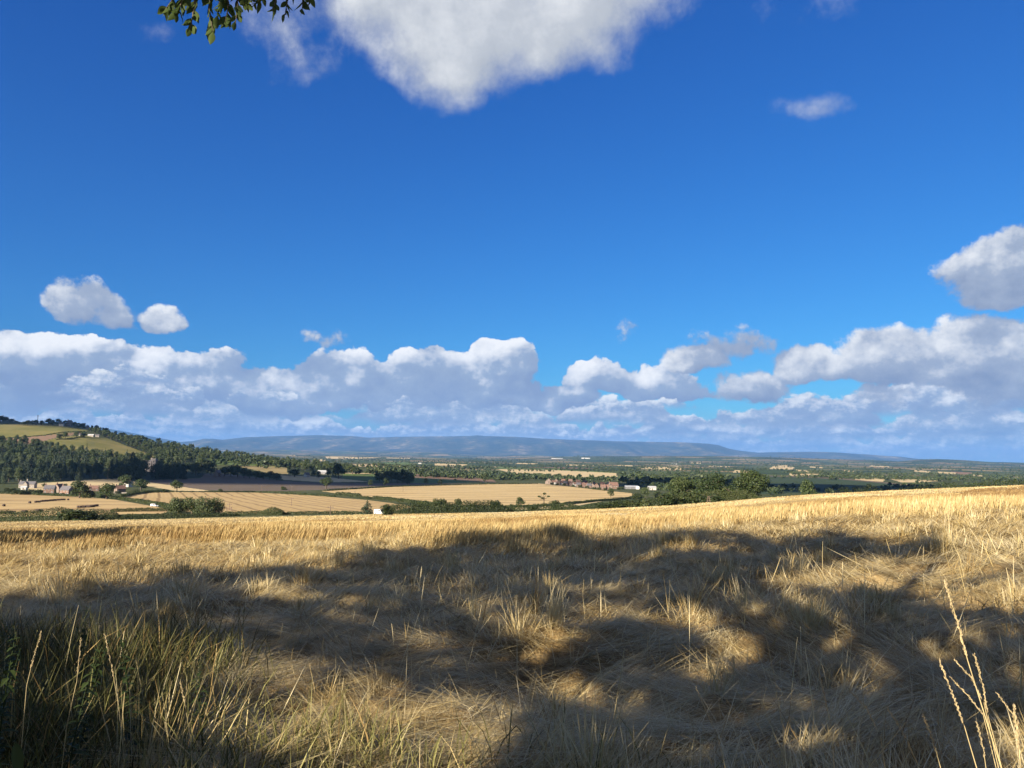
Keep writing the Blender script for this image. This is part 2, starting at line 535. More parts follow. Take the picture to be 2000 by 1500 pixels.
# ------------------------------------------------------------------ ground materials
def stubble_mat(name, c0, c1, dark, rot, period, stripe=0.5, patch=0.02, sand=None):
    m, nt, out = new_mat(name)
    P = pos(nt)
    q = mapping(nt, P, rot)
    wob = noise(nt, P, 0.012, 2)
    sp = nt.nodes.new('ShaderNodeSeparateXYZ'); nt.links.new(q.k, sp.inputs[0])
    x = S(nt, sp.outputs[0]) + (wob - 0.5) * (period * 1.1)
    ph = (x * (2 * math.pi / period)).op('SINE')
    ph2 = (x * (2 * math.pi / (period / 3.0))).op('SINE')
    ln = ph.sm(0.55, 0.97)
    n1 = noise(nt, P, patch, 5, 0.6)
    n2 = noise(nt, mapping(nt, P, rot, (0.6, 0.04, 1)), 1.0, 4, 0.6)
    base = ramp(nt, n1 * 0.55 + n2 * 0.45 + ph2 * 0.05, [(0.32, c1), (0.62, c0)])
    col = mixc(nt, ln * stripe * n2.lin(0.3, 0.7, 0.3, 1.0), base, dark)
    principled(nt, out, col, 0.9, 0.1)
    return m


def pasture_mat(name, c0, c1, c2, scale=0.02):
    m, nt, out = new_mat(name)
    P = pos(nt)
    n1 = noise(nt, P, scale, 6, 0.6); n2 = noise(nt, P, scale * 14, 4, 0.6)
    col = ramp(nt, n1 * 0.65 + n2 * 0.35, [(0.35, c0), (0.5, c1), (0.66, c2)])
    principled(nt, out, col, 0.9, 0.1)
    return m


def mosaic_mat():
    """far farmland: a patchwork of small fields and woods, a few hundred metres each"""
    m, nt, out = new_mat('far farmland')
    P = pos(nt)
    w = noise(nt, P, 0.002, 3, 0.5, out=1)
    v = nt.nodes.new('ShaderNodeVectorMath'); v.operation = 'MULTIPLY_ADD'
    nt.links.new(w.k, v.inputs[0]); v.inputs[1].default_value = (260, 260, 0); nt.links.new(P.k, v.inputs[2])
    vo = nt.nodes.new('ShaderNodeTexVoronoi'); vo.voronoi_dimensions = '2D'; vo.distance = 'CHEBYCHEV'; vo.inputs['Scale'].default_value = 1 / 330.0
    nt.links.new(v.outputs[0], vo.inputs['Vector'])
    sp = nt.nodes.new('ShaderNodeSeparateColor'); nt.links.new(vo.outputs['Color'], sp.inputs[0])
    r, g = S(nt, sp.outputs[0]), S(nt, sp.outputs[1])
    big = noise(nt, P, 0.00045, 3, 0.5)
    pick = r * 0.72 + big * 0.42 - 0.06
    n = nt.nodes.new('ShaderNodeValToRGB'); n.color_ramp.interpolation = 'CONSTANT'
    nt.links.new(pick.k, n.inputs[0])
    st = [(0.0, (0.036, 0.055, 0.024)), (0.33, (0.056, 0.085, 0.03)), (0.47, (0.095, 0.12, 0.042)), (0.56, (0.13, 0.14, 0.058)), (0.62, (0.27, 0.20, 0.105)), (0.74, (0.05, 0.075, 0.03)), (0.80, (0.34, 0.26, 0.14)), (0.88, (0.20, 0.13, 0.09))]
    e = n.color_ramp.elements
    while len(e) < len(st): e.new(0.5)
    for el, (p, c) in zip(e, st): el.position = p; el.color = (*c, 1)
    fine = noise(nt, P, 0.02, 5, 0.65)
    col = mixc(nt, fine.lin(0.35, 0.65, 0.0, 0.55), S(nt, n.outputs[0]), (0.035, 0.05, 0.025))
    edge = S(nt, vo.outputs['Distance'])
    principled(nt, out, col, 0.95, 0.05)
    return m


def moor_mat():
    m, nt, out = new_mat('moorland')
    P = pos(nt)
    n1 = noise(nt, mapping(nt, P, 0, (1, 0.3, 1)), 0.0011, 6, 0.62)
    n2 = noise(nt, P, 0.004, 5, 0.6)
    col = ramp(nt, n1 * 0.6 + n2 * 0.4, [(0.38, (0.016, 0.026, 0.014)), (0.48, (0.04, 0.05, 0.026)), (0.56, (0.09, 0.085, 0.045)), (0.63, (0.24, 0.20, 0.11))])
    principled(nt, out, col, 0.95, 0.05)
    return m


def thatch_mat():
    """the ground of the near field: matted straw, stems lying in drifts"""
    m, nt, out = new_mat('matted straw')
    P = pos(nt)
    a = noise(nt, mapping(nt, P, 0.5, (9, 42, 9)), 1.0, 5, 0.65)
    b = noise(nt, mapping(nt, P, -0.6, (40, 8, 8)), 1.0, 5, 0.65)
    big = noise(nt, mapping(nt, P, 0.0, (0.35, 0.12, 1)), 1.0, 5, 0.6)
    mid = noise(nt, P, 1.1, 4, 0.6)
    sel = mid.sm(0.4, 0.6)
    st = mixc(nt, sel, mixc(nt, a, (0, 0, 0), (1, 1, 1)), mixc(nt, b, (0, 0, 0), (1, 1, 1)))
    n = nt.nodes.new('ShaderNodeRGBToBW'); nt.links.new(st.k, n.inputs[0])
    f = S(nt, n.outputs[0]) * 0.55 + big * 0.45
    col = ramp(nt, f, [(0.30, (0.07, 0.048, 0.024)), (0.47, (0.27, 0.19, 0.085)), (0.58, (0.43, 0.325, 0.16)), (0.72, (0.54, 0.43, 0.24))])
    principled(nt, out, col, 0.85, 0.15, bump(nt, S(nt, n.outputs[0]), 0.6, 0.03))
    return m


M = {}
M['S'] = stubble_mat('gold stubble', (0.52, 0.39, 0.19), (0.40, 0.28, 0.13), (0.21, 0.14, 0.07), 1.42, 62, 0.9)
M['S2'] = stubble_mat('pale stubble rows', (0.55, 0.42, 0.21), (0.45, 0.33, 0.155), (0.22, 0.15, 0.07), 1.47, 46, 0.95)
M['S3'] = stubble_mat('diagonal stubble rows', (0.50, 0.365, 0.175), (0.39, 0.275, 0.125), (0.18, 0.12, 0.058), -0.43, 8.5, 0.95, 0.015)
M['P'] = stubble_mat('bleached stubble', (0.56, 0.45, 0.25), (0.47, 0.36, 0.19), (0.27, 0.20, 0.10), 1.2, 40, 0.3)
M['B'] = stubble_mat('ploughed soil', (0.15, 0.118, 0.085), (0.115, 0.09, 0.066), (0.085, 0.068, 0.05), 1.4, 30, 0.4)
M['BR'] = stubble_mat('red soil', (0.24, 0.155, 0.105), (0.19, 0.13, 0.085), (0.17, 0.12, 0.07), 1.4, 30, 0.3)
M['G'] = pasture_mat('green crop', (0.075, 0.11, 0.03), (0.10, 0.145, 0.04), (0.14, 0.17, 0.055))
M['H'] = pasture_mat('dry pasture', (0.115, 0.12, 0.036), (0.165, 0.155, 0.05), (0.235, 0.195, 0.075), 0.012)
M['T'] = pasture_mat('tan grassland', (0.20, 0.17, 0.075), (0.28, 0.22, 0.10), (0.33, 0.26, 0.13))
M['DG'] = pasture_mat('shade darkened green', (0.030, 0.050, 0.022), (0.042, 0.064, 0.028), (0.058, 0.075, 0.036), 0.03)  # green field, its tone darkened to carry the cloud shade
M['V'] = pasture_mat('rough verge', (0.038, 0.05, 0.018), (0.062, 0.074, 0.027), (0.11, 0.105, 0.042), 0.03)
M['W'] = pasture_mat('wood floor', (0.018, 0.026, 0.012), (0.026, 0.036, 0.016), (0.04, 0.05, 0.022), 0.05)
M['F'] = mosaic_mat()
M['M'] = moor_mat()
M['N'] = thatch_mat()
M['TR'] = pasture_mat('dusty track', (0.30, 0.25, 0.16), (0.36, 0.30, 0.19), (0.40, 0.34, 0.22), 0.05)

# name, label, material, polygon in photo pixels, nearest and farthest distance it may lie at
FIELDS = [
    ('stubble_field', 'S', [(-260, 962), (0, 963), (120, 966), (225, 976), (300, 989), (338, 997), (315, 1003), (150, 1006), (-260, 1016)], 205, 2000),
    ('stubble_field', 'S3', [(232, 973), (268, 962), (330, 960), (500, 962), (620, 968.5), (720, 977), (815, 989), (745, 1003), (440, 1003), (345, 998), (300, 985)], 230, 2000),
    ('stubble_field', 'S2', [(628, 959), (700, 955), (765, 951), (930, 945.5), (1050, 944), (1110, 950), (1170, 957), (1240, 964), (1238, 970), (1100, 982), (1000, 988), (855, 988), (790, 981), (720, 972.5), (655, 963.5)], 260, 2500),
    ('stubble_field', 'P', [(1000, 989), (1090, 984.5), (1150, 978), (1182, 978), (1120, 989), (1040, 996), (985, 995)], 250, 2500),
    ('ploughed_field', 'B', [(392, 934), (400, 925), (440, 925), (500, 932), (550, 939), (625, 943), (700, 944), (842, 944), (925, 944), (760, 950), (630, 957), (560, 959), (450, 959), (400, 957), (292, 942), (292, 938)], 500, 3000),
    ('stubble_field', 'P', [(234, 938), (290, 942), (400, 957), (415, 960), (345, 959), (290, 950), (232, 944)], 500, 3000),
    ('stubble_field', 'P', [(55, 945), (232, 934), (232, 952), (55, 958)], 500, 3000),
    ('stubble_field', 'P', [(548, 928), (640, 932), (722, 941), (630, 942), (552, 937)], 600, 3500),
    ('green_field', 'G', [(672, 925), (738, 926), (742, 939), (690, 938), (666, 934)], 600, 3500),
    ('pale_strip', 'P', [(672, 923.5), (738, 924.5), (738, 926.5), (672, 926)], 600, 3500),
    ('green_field', 'G', [(402, 897), (440, 898), (486, 904), (540, 912), (470, 909), (425, 908)], 700, 4000),
    ('tan_field', 'T', [(440, 906), (486, 903), (560, 914), (562, 926), (520, 923), (470, 912)], 700, 4000),
    ('red_field', 'BR', [(808, 926), (880, 929), (962, 936), (970, 942), (900, 938), (810, 933)], 700, 4000),
    ('green_field', 'G', [(806, 933), (860, 935), (930, 942), (850, 945), (800, 943)], 700, 4000),
    ('stubble_field', 'P', [(970, 916), (1080, 918), (1204, 924), (1206, 931), (1150, 932), (1100, 932), (1010, 927)], 900, 5000),
    ('green_field', 'G', [(975, 911), (1100, 916), (1250, 927), (1204, 924), (1080, 918), (970, 915)], 900, 5000),
    ('hill_pasture', 'H', [(-600, 815), (-100, 826), (0, 829), (60, 827), (120, 828), (176, 837), (170, 842), (90, 850), (0, 858), (-600, 876)], 900, 3000),
    ('red_field', 'BR', [(-600, 876), (0, 858.5), (90, 850.5), (160, 843), (158, 849), (120, 852), (82, 862), (75, 868), (0, 868), (-600, 890)], 900, 3000),
    ('hill_pasture', 'H', [(82, 868), (84, 862), (120, 853), (160, 850), (210, 856), (250, 872), (303, 891), (290, 899), (200, 888), (110, 876)], 900, 3000),
    ('shade_darkened_field', 'DG', [(1488, 930), (1560, 932), (1640, 936), (1740, 945), (1790, 951), (1720, 958), (1600, 962), (1480, 965)], 500, 4000),  # green field with cloud shade put into its colour
    ('pale_strip', 'B', [(1488, 928.5), (1560, 930), (1640, 934), (1740, 943), (1795, 950), (1740, 945.5), (1640, 936.5), (1560, 932.5), (1488, 931)], 500, 4000),
    ('stubble_field', 'P', [(1672, 931), (1728, 933), (1726, 941), (1668, 938)], 700, 6000),
    ('stubble_field', 'P', [(1738, 935), (1800, 936), (1842, 939), (1800, 942), (1760, 942)], 700, 6000),
    ('pale_strip', 'P', [(1715, 942), (1780, 947), (1776, 949), (1712, 944)], 700, 6000),
    ('stubble_field', 'P', [(1512, 910), (1535, 908.5), (1552, 913), (1548, 917), (1500, 916)], 900, 9000),
    ('stubble_field', 'P', [(1542, 924), (1612, 926), (1612, 930), (1540, 929)], 900, 9000),
    ('stubble_field', 'P', [(1556, 917), (1592, 921), (1590, 924), (1556, 920)], 900, 9000),
    ('stubble_field', 'P', [(1245, 912), (1290, 911.5), (1332, 914), (1330, 918), (1250, 916)], 900, 9000),
    ('stubble_field', 'P', [(1435, 918), (1468, 919), (1468, 923), (1432, 923)], 900, 9000),
    ('red_field', 'BR', [(578, 881), (612, 883), (650, 885), (640, 892), (580, 888)], 900, 9000),
    ('stubble_field', 'P', [(634, 892), (690, 889), (730, 889), (760, 893), (700, 896), (640, 896)], 900, 9000),
    ('stubble_field', 'P', [(755, 892), (800, 893), (800, 896), (755, 895)], 900, 9000),
    ('stubble_field', 'P', [(690, 907), (760, 908), (828, 914), (826, 918), (760, 914), (700, 911)], 900, 9000),
    ('green_field', 'G', [(748, 904), (770, 901), (800, 903), (808, 909), (760, 909)], 900, 9000),
    ('stubble_field', 'P', [(850, 905), (912, 907), (910, 910), (850, 909)], 900, 9000),
    ('stubble_field', 'P', [(862, 917), (915, 919), (912, 922), (862, 922)], 900, 9000),
    ('stubble_field', 'P', [(614, 896), (636, 898), (636, 901), (612, 900)], 900, 9000),
    ('stubble_field', 'P', [(940, 911), (968, 912), (966, 914)], 900, 9000),
    ('stubble_field', 'P', [(1832, 921), (1868, 923), (1866, 926), (1830, 924)], 900, 14000),
    ('red_field', 'BR', [(1858, 921), (1898, 923), (1896, 927), (1858, 926)], 900, 14000),
    ('stubble_field', 'P', [(1300, 909), (1330, 910), (1328, 912)], 900, 9000),
    ('stubble_field', 'P', [(1350, 903), (1372, 904), (1370, 906), (1348, 905)], 900, 14000),
    ('stubble_field', 'P', [(1108, 907), (1160, 909), (1158, 911), (1106, 909)], 900, 14000),
    ('stubble_field', 'P', [(1208, 908), (1238, 909), (1236, 911), (1206, 910)], 900, 14000),
    ('stubble_field', 'P', [(1582, 911), (1608, 912.5), (1606, 914.5), (1580, 913)], 900, 14000),
    ('stubble_field', 'P', [(1640, 918), (1670, 920), (1668, 922), (1638, 920)], 900, 14000),
    ('stubble_field', 'P', [(1786, 918), (1816, 920), (1815, 923), (1784, 921)], 900, 14000),
    ('stubble_field', 'P', [(1900, 927), (1938, 929), (1936, 931), (1898, 929.5)], 900, 14000),
    ('stubble_field', 'P', [(1948, 929.5), (1992, 931), (1990, 933), (1946, 931.5)], 900, 14000),
    ('stubble_field', 'P', [(450, 880.5), (522, 883), (520, 885.5), (448, 883)], 900, 14000),
    ('stubble_field', 'P', [(536, 886), (577, 888), (575, 890), (534, 888.5)], 900, 14000),
    ('stubble_field', 'P', [(470, 875.5), (508, 877), (506, 878.6), (468, 877.2)], 900, 14000),
    ('stubble_field', 'P', [(1385, 909), (1425, 911), (1423, 913), (1383, 911)], 900, 14000),
    ('stubble_field', 'P', [(1010, 904), (1050, 905), (1048, 907), (1008, 906)], 900, 14000),
    ('stubble_field', 'P', [(1700, 909), (1740, 911), (1738, 913), (1698, 911)], 900, 14000),
    ('wood_floor', 'W', [(-600, 868), (0, 868), (75, 862), (110, 876), (200, 888), (290, 899), (303, 891), (210, 856), (176, 840), (230, 848), (300, 862), (370, 874), (450, 884), (600, 905), (690, 915), (690, 925), (600, 925),
                      (480, 903), (402, 897), (402, 932), (290, 938), (150, 940), (-600, 952)], 700, 3600),
]

# ------------------------------------------------------------------ terrain sheets
us = np.concatenate([np.linspace(-2.2, -0.76, 40)[:-1], np.linspace(-0.76, 0.76, 800), np.linspace(0.76, 2.2, 40)[1:]])
ts = np.concatenate([np.linspace(math.log(3.2), math.log(26.0), 210)[:-1], np.linspace(math.log(26.0), math.log(260.0), 190)[:-1], np.linspace(math.log(260), math.log(46012), 640)])
YY = np.exp(ts) - 12.0
UU, YG = np.meshgrid(us, YY)
XG = UU * (YG + 12.0)
ZG = height(XG, YG)
nr, nc = XG.shape
PXc, PYc = project(XG, YG, ZG)
fi = np.arange((nr - 1) * (nc - 1)); r_, c_ = fi // (nc - 1), fi % (nc - 1)
quad = np.stack([r_ * nc + c_, r_ * nc + c_ + 1, (r_ + 1) * nc + c_ + 1, (r_ + 1) * nc + c_], 1)
Vall = np.stack([XG.ravel(), YG.ravel(), ZG.ravel()], 1)
fpx = PXc.ravel()[quad].mean(1); fpy = PYc.ravel()[quad].mean(1)
fX = Vall[:, 0][quad].mean(1); fY = Vall[:, 1][quad].mean(1)


def inpoly(px, py, poly):
    inside = np.zeros(len(px), bool)
    n = len(poly)
    for i in range(n):
        x0, y0 = poly[i]; x1, y1 = poly[(i + 1) % n]
        if y0 == y1: continue
        c = ((y0 > py) != (y1 > py)) & (px < (x1 - x0) * (py - y0) / (y1 - y0) + x0)
        inside ^= c
    return inside


fu = np.clip(fX / np.maximum(fY, 2), -0.95, 0.95)
owner = np.full(len(quad), -1)
near = fY < yedge(fu) + 12
owner[near] = 1000
far = fY > 20500
owner[far] = 1001
cnt = 0
for k, (nm, mk, poly, y0, y1) in enumerate(FIELDS):
    xs = [p[0] for p in poly]; ysp = [p[1] for p in poly]
    cand = np.nonzero((owner == -1) & (fY > y0) & (fY < y1) & (fpx > min(xs)) & (fpx < max(xs)) & (fpy > min(ysp)) & (fpy < max(ysp)))[0]
    if len(cand) == 0: continue
    ok = cand[inpoly(fpx[cand], fpy[cand], poly)]
    owner[ok] = k
verge = (owner == -1) & (fY < 2300)
owner[verge] = 1002


def sheet(name, sel, mat, smooth=True):
    q = quad[sel]
    if len(q) == 0: return None
    idx, inv = np.unique(q.ravel(), return_inverse=True)
    me = mesh_np(name, Vall[idx], inv.reshape(q.shape), mat, smooth)
    o = link(name, me); o['kind'] = 'structure'
    return o


sheet('crop_field_ground', owner == 1000, M['N'])
sheet('distant_hills', owner == 1001, M['M'])
sheet('valley_ground', owner == 1002, M['V'])
sheet('far_valley_ground', owner == -1, M['F'])
for k, (nm, mk, poly, y0, y1) in enumerate(FIELDS):
    sheet(nm, owner == k, M[mk])
# the ground behind and beside the viewer
b = MB()
xs0 = [-60000, -3000, -300, -26, -8.9, 8.9, 26, 300, 3000, 60000]
ys0 = [-30000, -3000, -300, -40, -8.8]
vs = [(x, y, -0.004 if (abs(x) < 30 and y > -41) else -0.4 - 0.02 * abs(x) * 0.05) for y in ys0 for x in xs0]
fs = [(j * 10 + i, j * 10 + i + 1, (j + 1) * 10 + i + 1, (j + 1) * 10 + i) for j in range(4) for i in range(9)]
b.add(vs, fs); o = b.build('meadow_ground', M['V']); o['kind'] = 'structure'

# ------------------------------------------------------------------ the air
hz = MB().box(-56000, 56000, -32000, 47000, -330, 840).build('haze', None)
hz['kind'] = 'stuff'
m, nt_, out_ = new_mat('pale air')
pv = nt_.nodes.new('ShaderNodeVolumePrincipled'); pv.inputs['Color'].default_value = (0.20, 0.46, 0.98, 1); pv.inputs['Density'].default_value = 2.7e-5
pv.inputs['Anisotropy'].default_value = 0.0
nt_.links.new(pv.outputs[0], out_.inputs['Volume'])
hz.data.materials.append(m)
m.cycles.homogeneous_volume = True
# ------------------------------------------------------------------ foliage
def leaf_mat(name, dark, mid, light, trans=0.22):
    m, nt, out = new_mat(name)
    t = attr(nt, 'tone'); r = orand(nt)
    col = ramp(nt, t * 0.75 + r * 0.35 - 0.05, [(0.15, dark), (0.5, mid), (0.9, light)])
    principled(nt, out, col, 0.55, 0.3, None, trans)
    return m


M['oak'] = leaf_mat('oak foliage', (0.028, 0.048, 0.017), (0.052, 0.077, 0.026), (0.098, 0.12, 0.042))
M['pale'] = leaf_mat('pale willow foliage', (0.05, 0.068, 0.028), (0.075, 0.1, 0.038), (0.115, 0.135, 0.055))
M['fir'] = leaf_mat('fir foliage', (0.018, 0.034, 0.017), (0.030, 0.050, 0.024), (0.055, 0.078, 0.035), 0.1)
M['hedge'] = leaf_mat('hedge foliage', (0.024, 0.038, 0.013), (0.045, 0.064, 0.020), (0.088, 0.098, 0.034))
M['far'] = leaf_mat('distant foliage', (0.028, 0.046, 0.019), (0.045, 0.068, 0.026), (0.08, 0.098, 0.038), 0.15)


def bark_mat():
    m, nt, out = new_mat('bark')
    n = noise(nt, mapping(nt, pos(nt), 0, (6, 6, 1.2)), 1.0, 5, 0.65)
    principled(nt, out, ramp(nt, n, [(0.3, (0.05, 0.04, 0.03)), (0.7, (0.15, 0.12, 0.09))]), 0.9, 0.1, bump(nt, n, 0.6, 0.05))
    return m


M['bark'] = bark_mat()


def leaf_quads(P, Nrm, size, r, elong=1.25):
    """one irregular leaf clump (quad) per point"""
    n = len(P)
    a = np.cross(Nrm, r.normal(size=(n, 3))); a /= np.linalg.norm(a, axis=1, keepdims=True) + 1e-9
    b = np.cross(Nrm, a)
    s = np.asarray(size)[:, None]
    j = lambda: r.uniform(0.55, 1.2, (n, 1))
    v = np.stack([P + a * s * j() * elong * 0.5, P + b * s * j() * 0.5, P - a * s * j() * elong * 0.5, P - b * s * j() * 0.5], 1)
    return v.reshape(-1, 3), np.arange(n * 4).reshape(n, 4)


def crown_pts(r, lobes, n, shell=(0.72, 1.04)):
    L = np.array(lobes, float)
    area = (L[:, 3] * L[:, 4] + L[:, 4] * L[:, 5] + L[:, 3] * L[:, 5]); area /= area.sum()
    k = r.choice(len(L), n, p=area)
    d = r.normal(size=(n, 3)); d /= np.linalg.norm(d, axis=1, keepdims=True)
    f = r.uniform(*shell, (n, 1))
    P = L[k, :3] + d * L[k, 3:6] * f
    Nn = d * 0.9 + r.normal(size=(n, 3)) * 0.55 + np.array([0, 0, 0.25])
    Nn /= np.linalg.norm(Nn, axis=1, keepdims=True)
    tone = np.clip(0.5 + 0.22 * r.normal(size=n) + 0.25 * (r.random(len(L))[k] - 0.5), 0, 1)
    return P, Nn, tone


def crown_mesh(name, seed, lobes, n, leaf, mat, shell=(0.72, 1.04)):
    r = np.random.default_rng(seed)
    P, Nn, tone = crown_pts(r, lobes, n, shell)
    v, f = leaf_quads(P, Nn, leaf * r.uniform(0.6, 1.35, n), r)
    return mesh_np(name, v, f, mat, False, {'tone': np.repeat(tone, 4)})


def lobes_round(seed, k=14, z0=0.32, low=0.0, spread=0.34):
    """crown of a unit tree: height 1, width 1"""
    r = np.random.default_rng(seed); out = []
    for i in range(k):
        a = r.uniform(0, 2 * math.pi); t = r.uniform(0, 1)
        z = z0 + (0.86 - z0) * t
        w = math.sin(math.pi * (0.22 + 0.70 * t)) ** 0.8
        rad = spread * w * math.sqrt(r.uniform(0.15, 1))
        s = r.uniform(0.13, 0.21)
        out.append((rad * math.cos(a), rad * math.sin(a), z, s * 1.05, s * 1.05, s * 0.85))
    out.append((0, 0, (z0 + 0.86) / 2, 0.26, 0.26, 0.27))
    return out


def lobes_bush(seed, k=12):
    r = np.random.default_rng(seed); out = []
    for i in range(k):
        a = r.uniform(0, 2 * math.pi); rad = 0.34 * math.sqrt(r.uniform(0, 1)); z = r.uniform(0.1, 0.72) * (1 - 0.5 * rad)
        s = r.uniform(0.15, 0.24)
        out.append((rad * math.cos(a), rad * math.sin(a), z, s, s, s * 1.1))
    return out


def lobes_conifer(seed, k=12, top=0.05):
    r = np.random.default_rng(seed); out = []
    for i in range(k):
        t = i / (k - 1); z = 0.10 + 0.84 * t
        w = (1 - t) ** 0.85 * 0.40 + top
        for q in range(3 if t < 0.75 else 1):
            a = r.uniform(0, 2 * math.pi); rad = w * (0.5 if t < 0.75 else 0)
            out.append((rad * math.cos(a), rad * math.sin(a), z + r.uniform(-0.02, 0.02), w * 0.62, w * 0.62, 0.075))
    return out


def lobes_column(seed, k=12):
    r = np.random.default_rng(seed); out = []
    for i in range(k):
        t = i / (k - 1); z = 0.12 + 0.78 * t; w = 0.34 * math.sin(math.pi * (0.25 + 0.68 * t)) ** 0.7
        a = r.uniform(0, 2 * math.pi)
        out.append((0.14 * math.cos(a), 0.14 * math.sin(a), z, w, w, 0.11))
    return out


def trunk_mesh(name, seed, rad=0.035, htop=0.7, limbs=5):
    r = random.Random(seed); b = MB()
    b.tube([(0, 0, -0.12), (0.004, 0, 0.05), (0.012, 0.006, 0.25), (0.0, 0.012, 0.45), (0.0, 0, htop)], [rad * 1.5, rad * 1.15, rad * 0.9, rad * 0.6, rad * 0.15], 7)
    for i in range(limbs):
        a = r.uniform(0, 6.28); z = r.uniform(0.22, 0.5); l = r.uniform(0.22, 0.38)
        b.tube([(0, 0, z), (math.cos(a) * l * 0.5, math.sin(a) * l * 0.5, z + 0.10), (math.cos(a) * l, math.sin(a) * l, z + 0.26)], [rad * 0.5, rad * 0.34, rad * 0.08], 5)
    return b.data(name, M['bark'], True)


PROTO = {}
def proto(kind, i):
    key = (kind, i)
    if key in PROTO: return PROTO[key]
    sd = 100 + i * 13 + sum(map(ord, kind))
    if kind == 'oak':
        c = crown_mesh('crown', sd, lobes_round(sd, 16, 0.30), 1500, 0.062, M['oak']); t = trunk_mesh('trunk', sd)
    elif kind == 'big':
        c = crown_mesh('crown', sd, lobes_round(sd, 30, 0.26, spread=0.37), 7000, 0.032, M['oak'], (0.6, 1.06)); t = trunk_mesh('trunk', sd, 0.03, 0.75, 9)
    elif kind == 'tall':
        c = crown_mesh('crown', sd, lobes_round(sd, 14, 0.22), 1300, 0.062, M['oak']); t = trunk_mesh('trunk', sd, 0.03)
    elif kind == 'pale':
        c = crown_mesh('crown', sd, lobes_round(sd, 14, 0.22), 1500, 0.058, M['pale']); t = trunk_mesh('trunk', sd, 0.03)
    elif kind == 'willow':
        c = crown_mesh('crown', sd, lobes_bush(sd, 20), 2600, 0.05, M['pale'], (0.65, 1.05)); t = trunk_mesh('trunk', sd, 0.04)
    elif kind == 'bush':
        c = crown_mesh('crown', sd, lobes_bush(sd, 13), 1300, 0.075, M['hedge']); t = trunk_mesh('trunk', sd, 0.03, 0.5, 4)
    elif kind == 'conifer':
        c = crown_mesh('crown', sd, lobes_conifer(sd, 13), 1300, 0.055, M['fir']); t = trunk_mesh('trunk', sd, 0.025, 0.95, 0)
    elif kind == 'column':
        c = crown_mesh('crown', sd, lobes_column(sd, 13), 1300, 0.06, M['fir']); t = trunk_mesh('trunk', sd, 0.025, 0.9, 0)
    PROTO[key] = (c, t)
    return PROTO[key]


KNAME = {'oak': ('broadleaf_tree', 'tree'), 'big': ('broadleaf_tree', 'tree'), 'tall': ('broadleaf_tree', 'tree'), 'pale': ('broadleaf_tree', 'tree'), 'willow': ('willow_tree', 'tree'),
         'bush': ('shrub', 'shrub'), 'conifer': ('conifer_tree', 'tree'), 'column': ('conifer_tree', 'tree')}
TR = np.random.default_rng(99)


def stand(kind, X, Y, Z, h, w, label, group=None):
    c, t = proto(kind, int(TR.integers(0, 4)))
    nm, cat = KNAME[kind]
    e = empty(nm, (X, Y, Z - 0.02 * h), TR.uniform(0, 6.28), (w, w * TR.uniform(0.9, 1.1), h))
    tag(e, label, cat, group)
    link('crown', c, e); link('trunk', t, e)
    return e


def tree(kind, px, base, w, h, label, group=None, Y=None):
    w *= 1.1; h *= 1.06
    """base row of the photo (Y None) or a tree at distance Y whose top shows at row base-h"""
    if Y is None:
        X, Yd, Z = ground(px, base, 160)[0]
        hh = h * Yd / F
    else:
        Yd = Y; u, m = ray(px, base - h); X = u * Y; Z = float(height(X, Y, False)); hh = CAMZ + m * Y - Z
    return stand(kind, X, Yd, Z, hh, w * Yd / F, label, group)


# --- trees and shrubs one can tell apart, nearest first
g = 'oaks at the corner of the crop field'
tree('big', 1331, 985, 66, 56, 'leftmost of the three big green trees beyond the crop field, flat topped', g, 235)
tree('big', 1393, 985, 80, 62, 'middle of the three big trees beyond the crop, with a round spreading crown', g, 232)
tree('big', 1465, 975, 76, 57, 'rightmost and tallest of the three big green trees beyond the crop field', g, 228)
g = 'shrubs under the big trees'
tree('bush', 1303, 985, 44, 27, 'grey green shrub in front of the leftmost big tree', g, 222)
tree('bush', 1350, 985, 48, 31, 'broad rounded shrub between the leftmost and middle big trees', g, 220)
tree('bush', 1383, 985, 54, 29, 'pale olive shrub at the foot of the middle big tree', g, 214)
tree('bush', 1430, 980, 44, 40, 'tall pale shrub wedged between the middle and rightmost big trees', g, 222)
tree('bush', 1452, 976, 20, 15, 'small shrub at the foot of the rightmost big tree', g, 212)
tree('oak', 1579, 968, 35, 34, 'lone round bright green tree standing right of the three big trees at the field edge', None, 290)
g = 'hedgerow shrubs beyond the crest'
tree('bush', 1177, 992, 34, 14, 'low green shrub at the left end of the rough hedge beyond the crest', g, 236)
tree('bush', 1206, 990, 40, 17, 'feathery green shrub left of the middle of the rough hedge beyond the crest', g, 236)
tree('bush', 1240, 989, 40, 17, 'low spreading shrub in the rough hedge below the lone balloon shaped tree', g, 234)
tree('bush', 1272, 987, 42, 20, 'dark green shrub in the rough hedge, last before the leftmost big tree', g, 232)
tree('willow', 1222, 985, 30, 12, 'yellowish shrub behind the rough hedge beyond the crest', g, 262)
g = 'round trees by the small pasture'
tree('bush', 1245, 977, 28, 17, 'low round tree at the right tip of the large stubble field', g)
tree('oak', 1261, 973, 20, 22, 'upright dark tree beside the small pasture, left of the pale gap', g)
tree('bush', 1287, 972, 22, 18, 'round dark tree right of the pale gap by the small pasture', g)
tree('tall', 1193, 972, 15, 21, 'balloon shaped tree with bare trunk at the right end of the large stubble field')
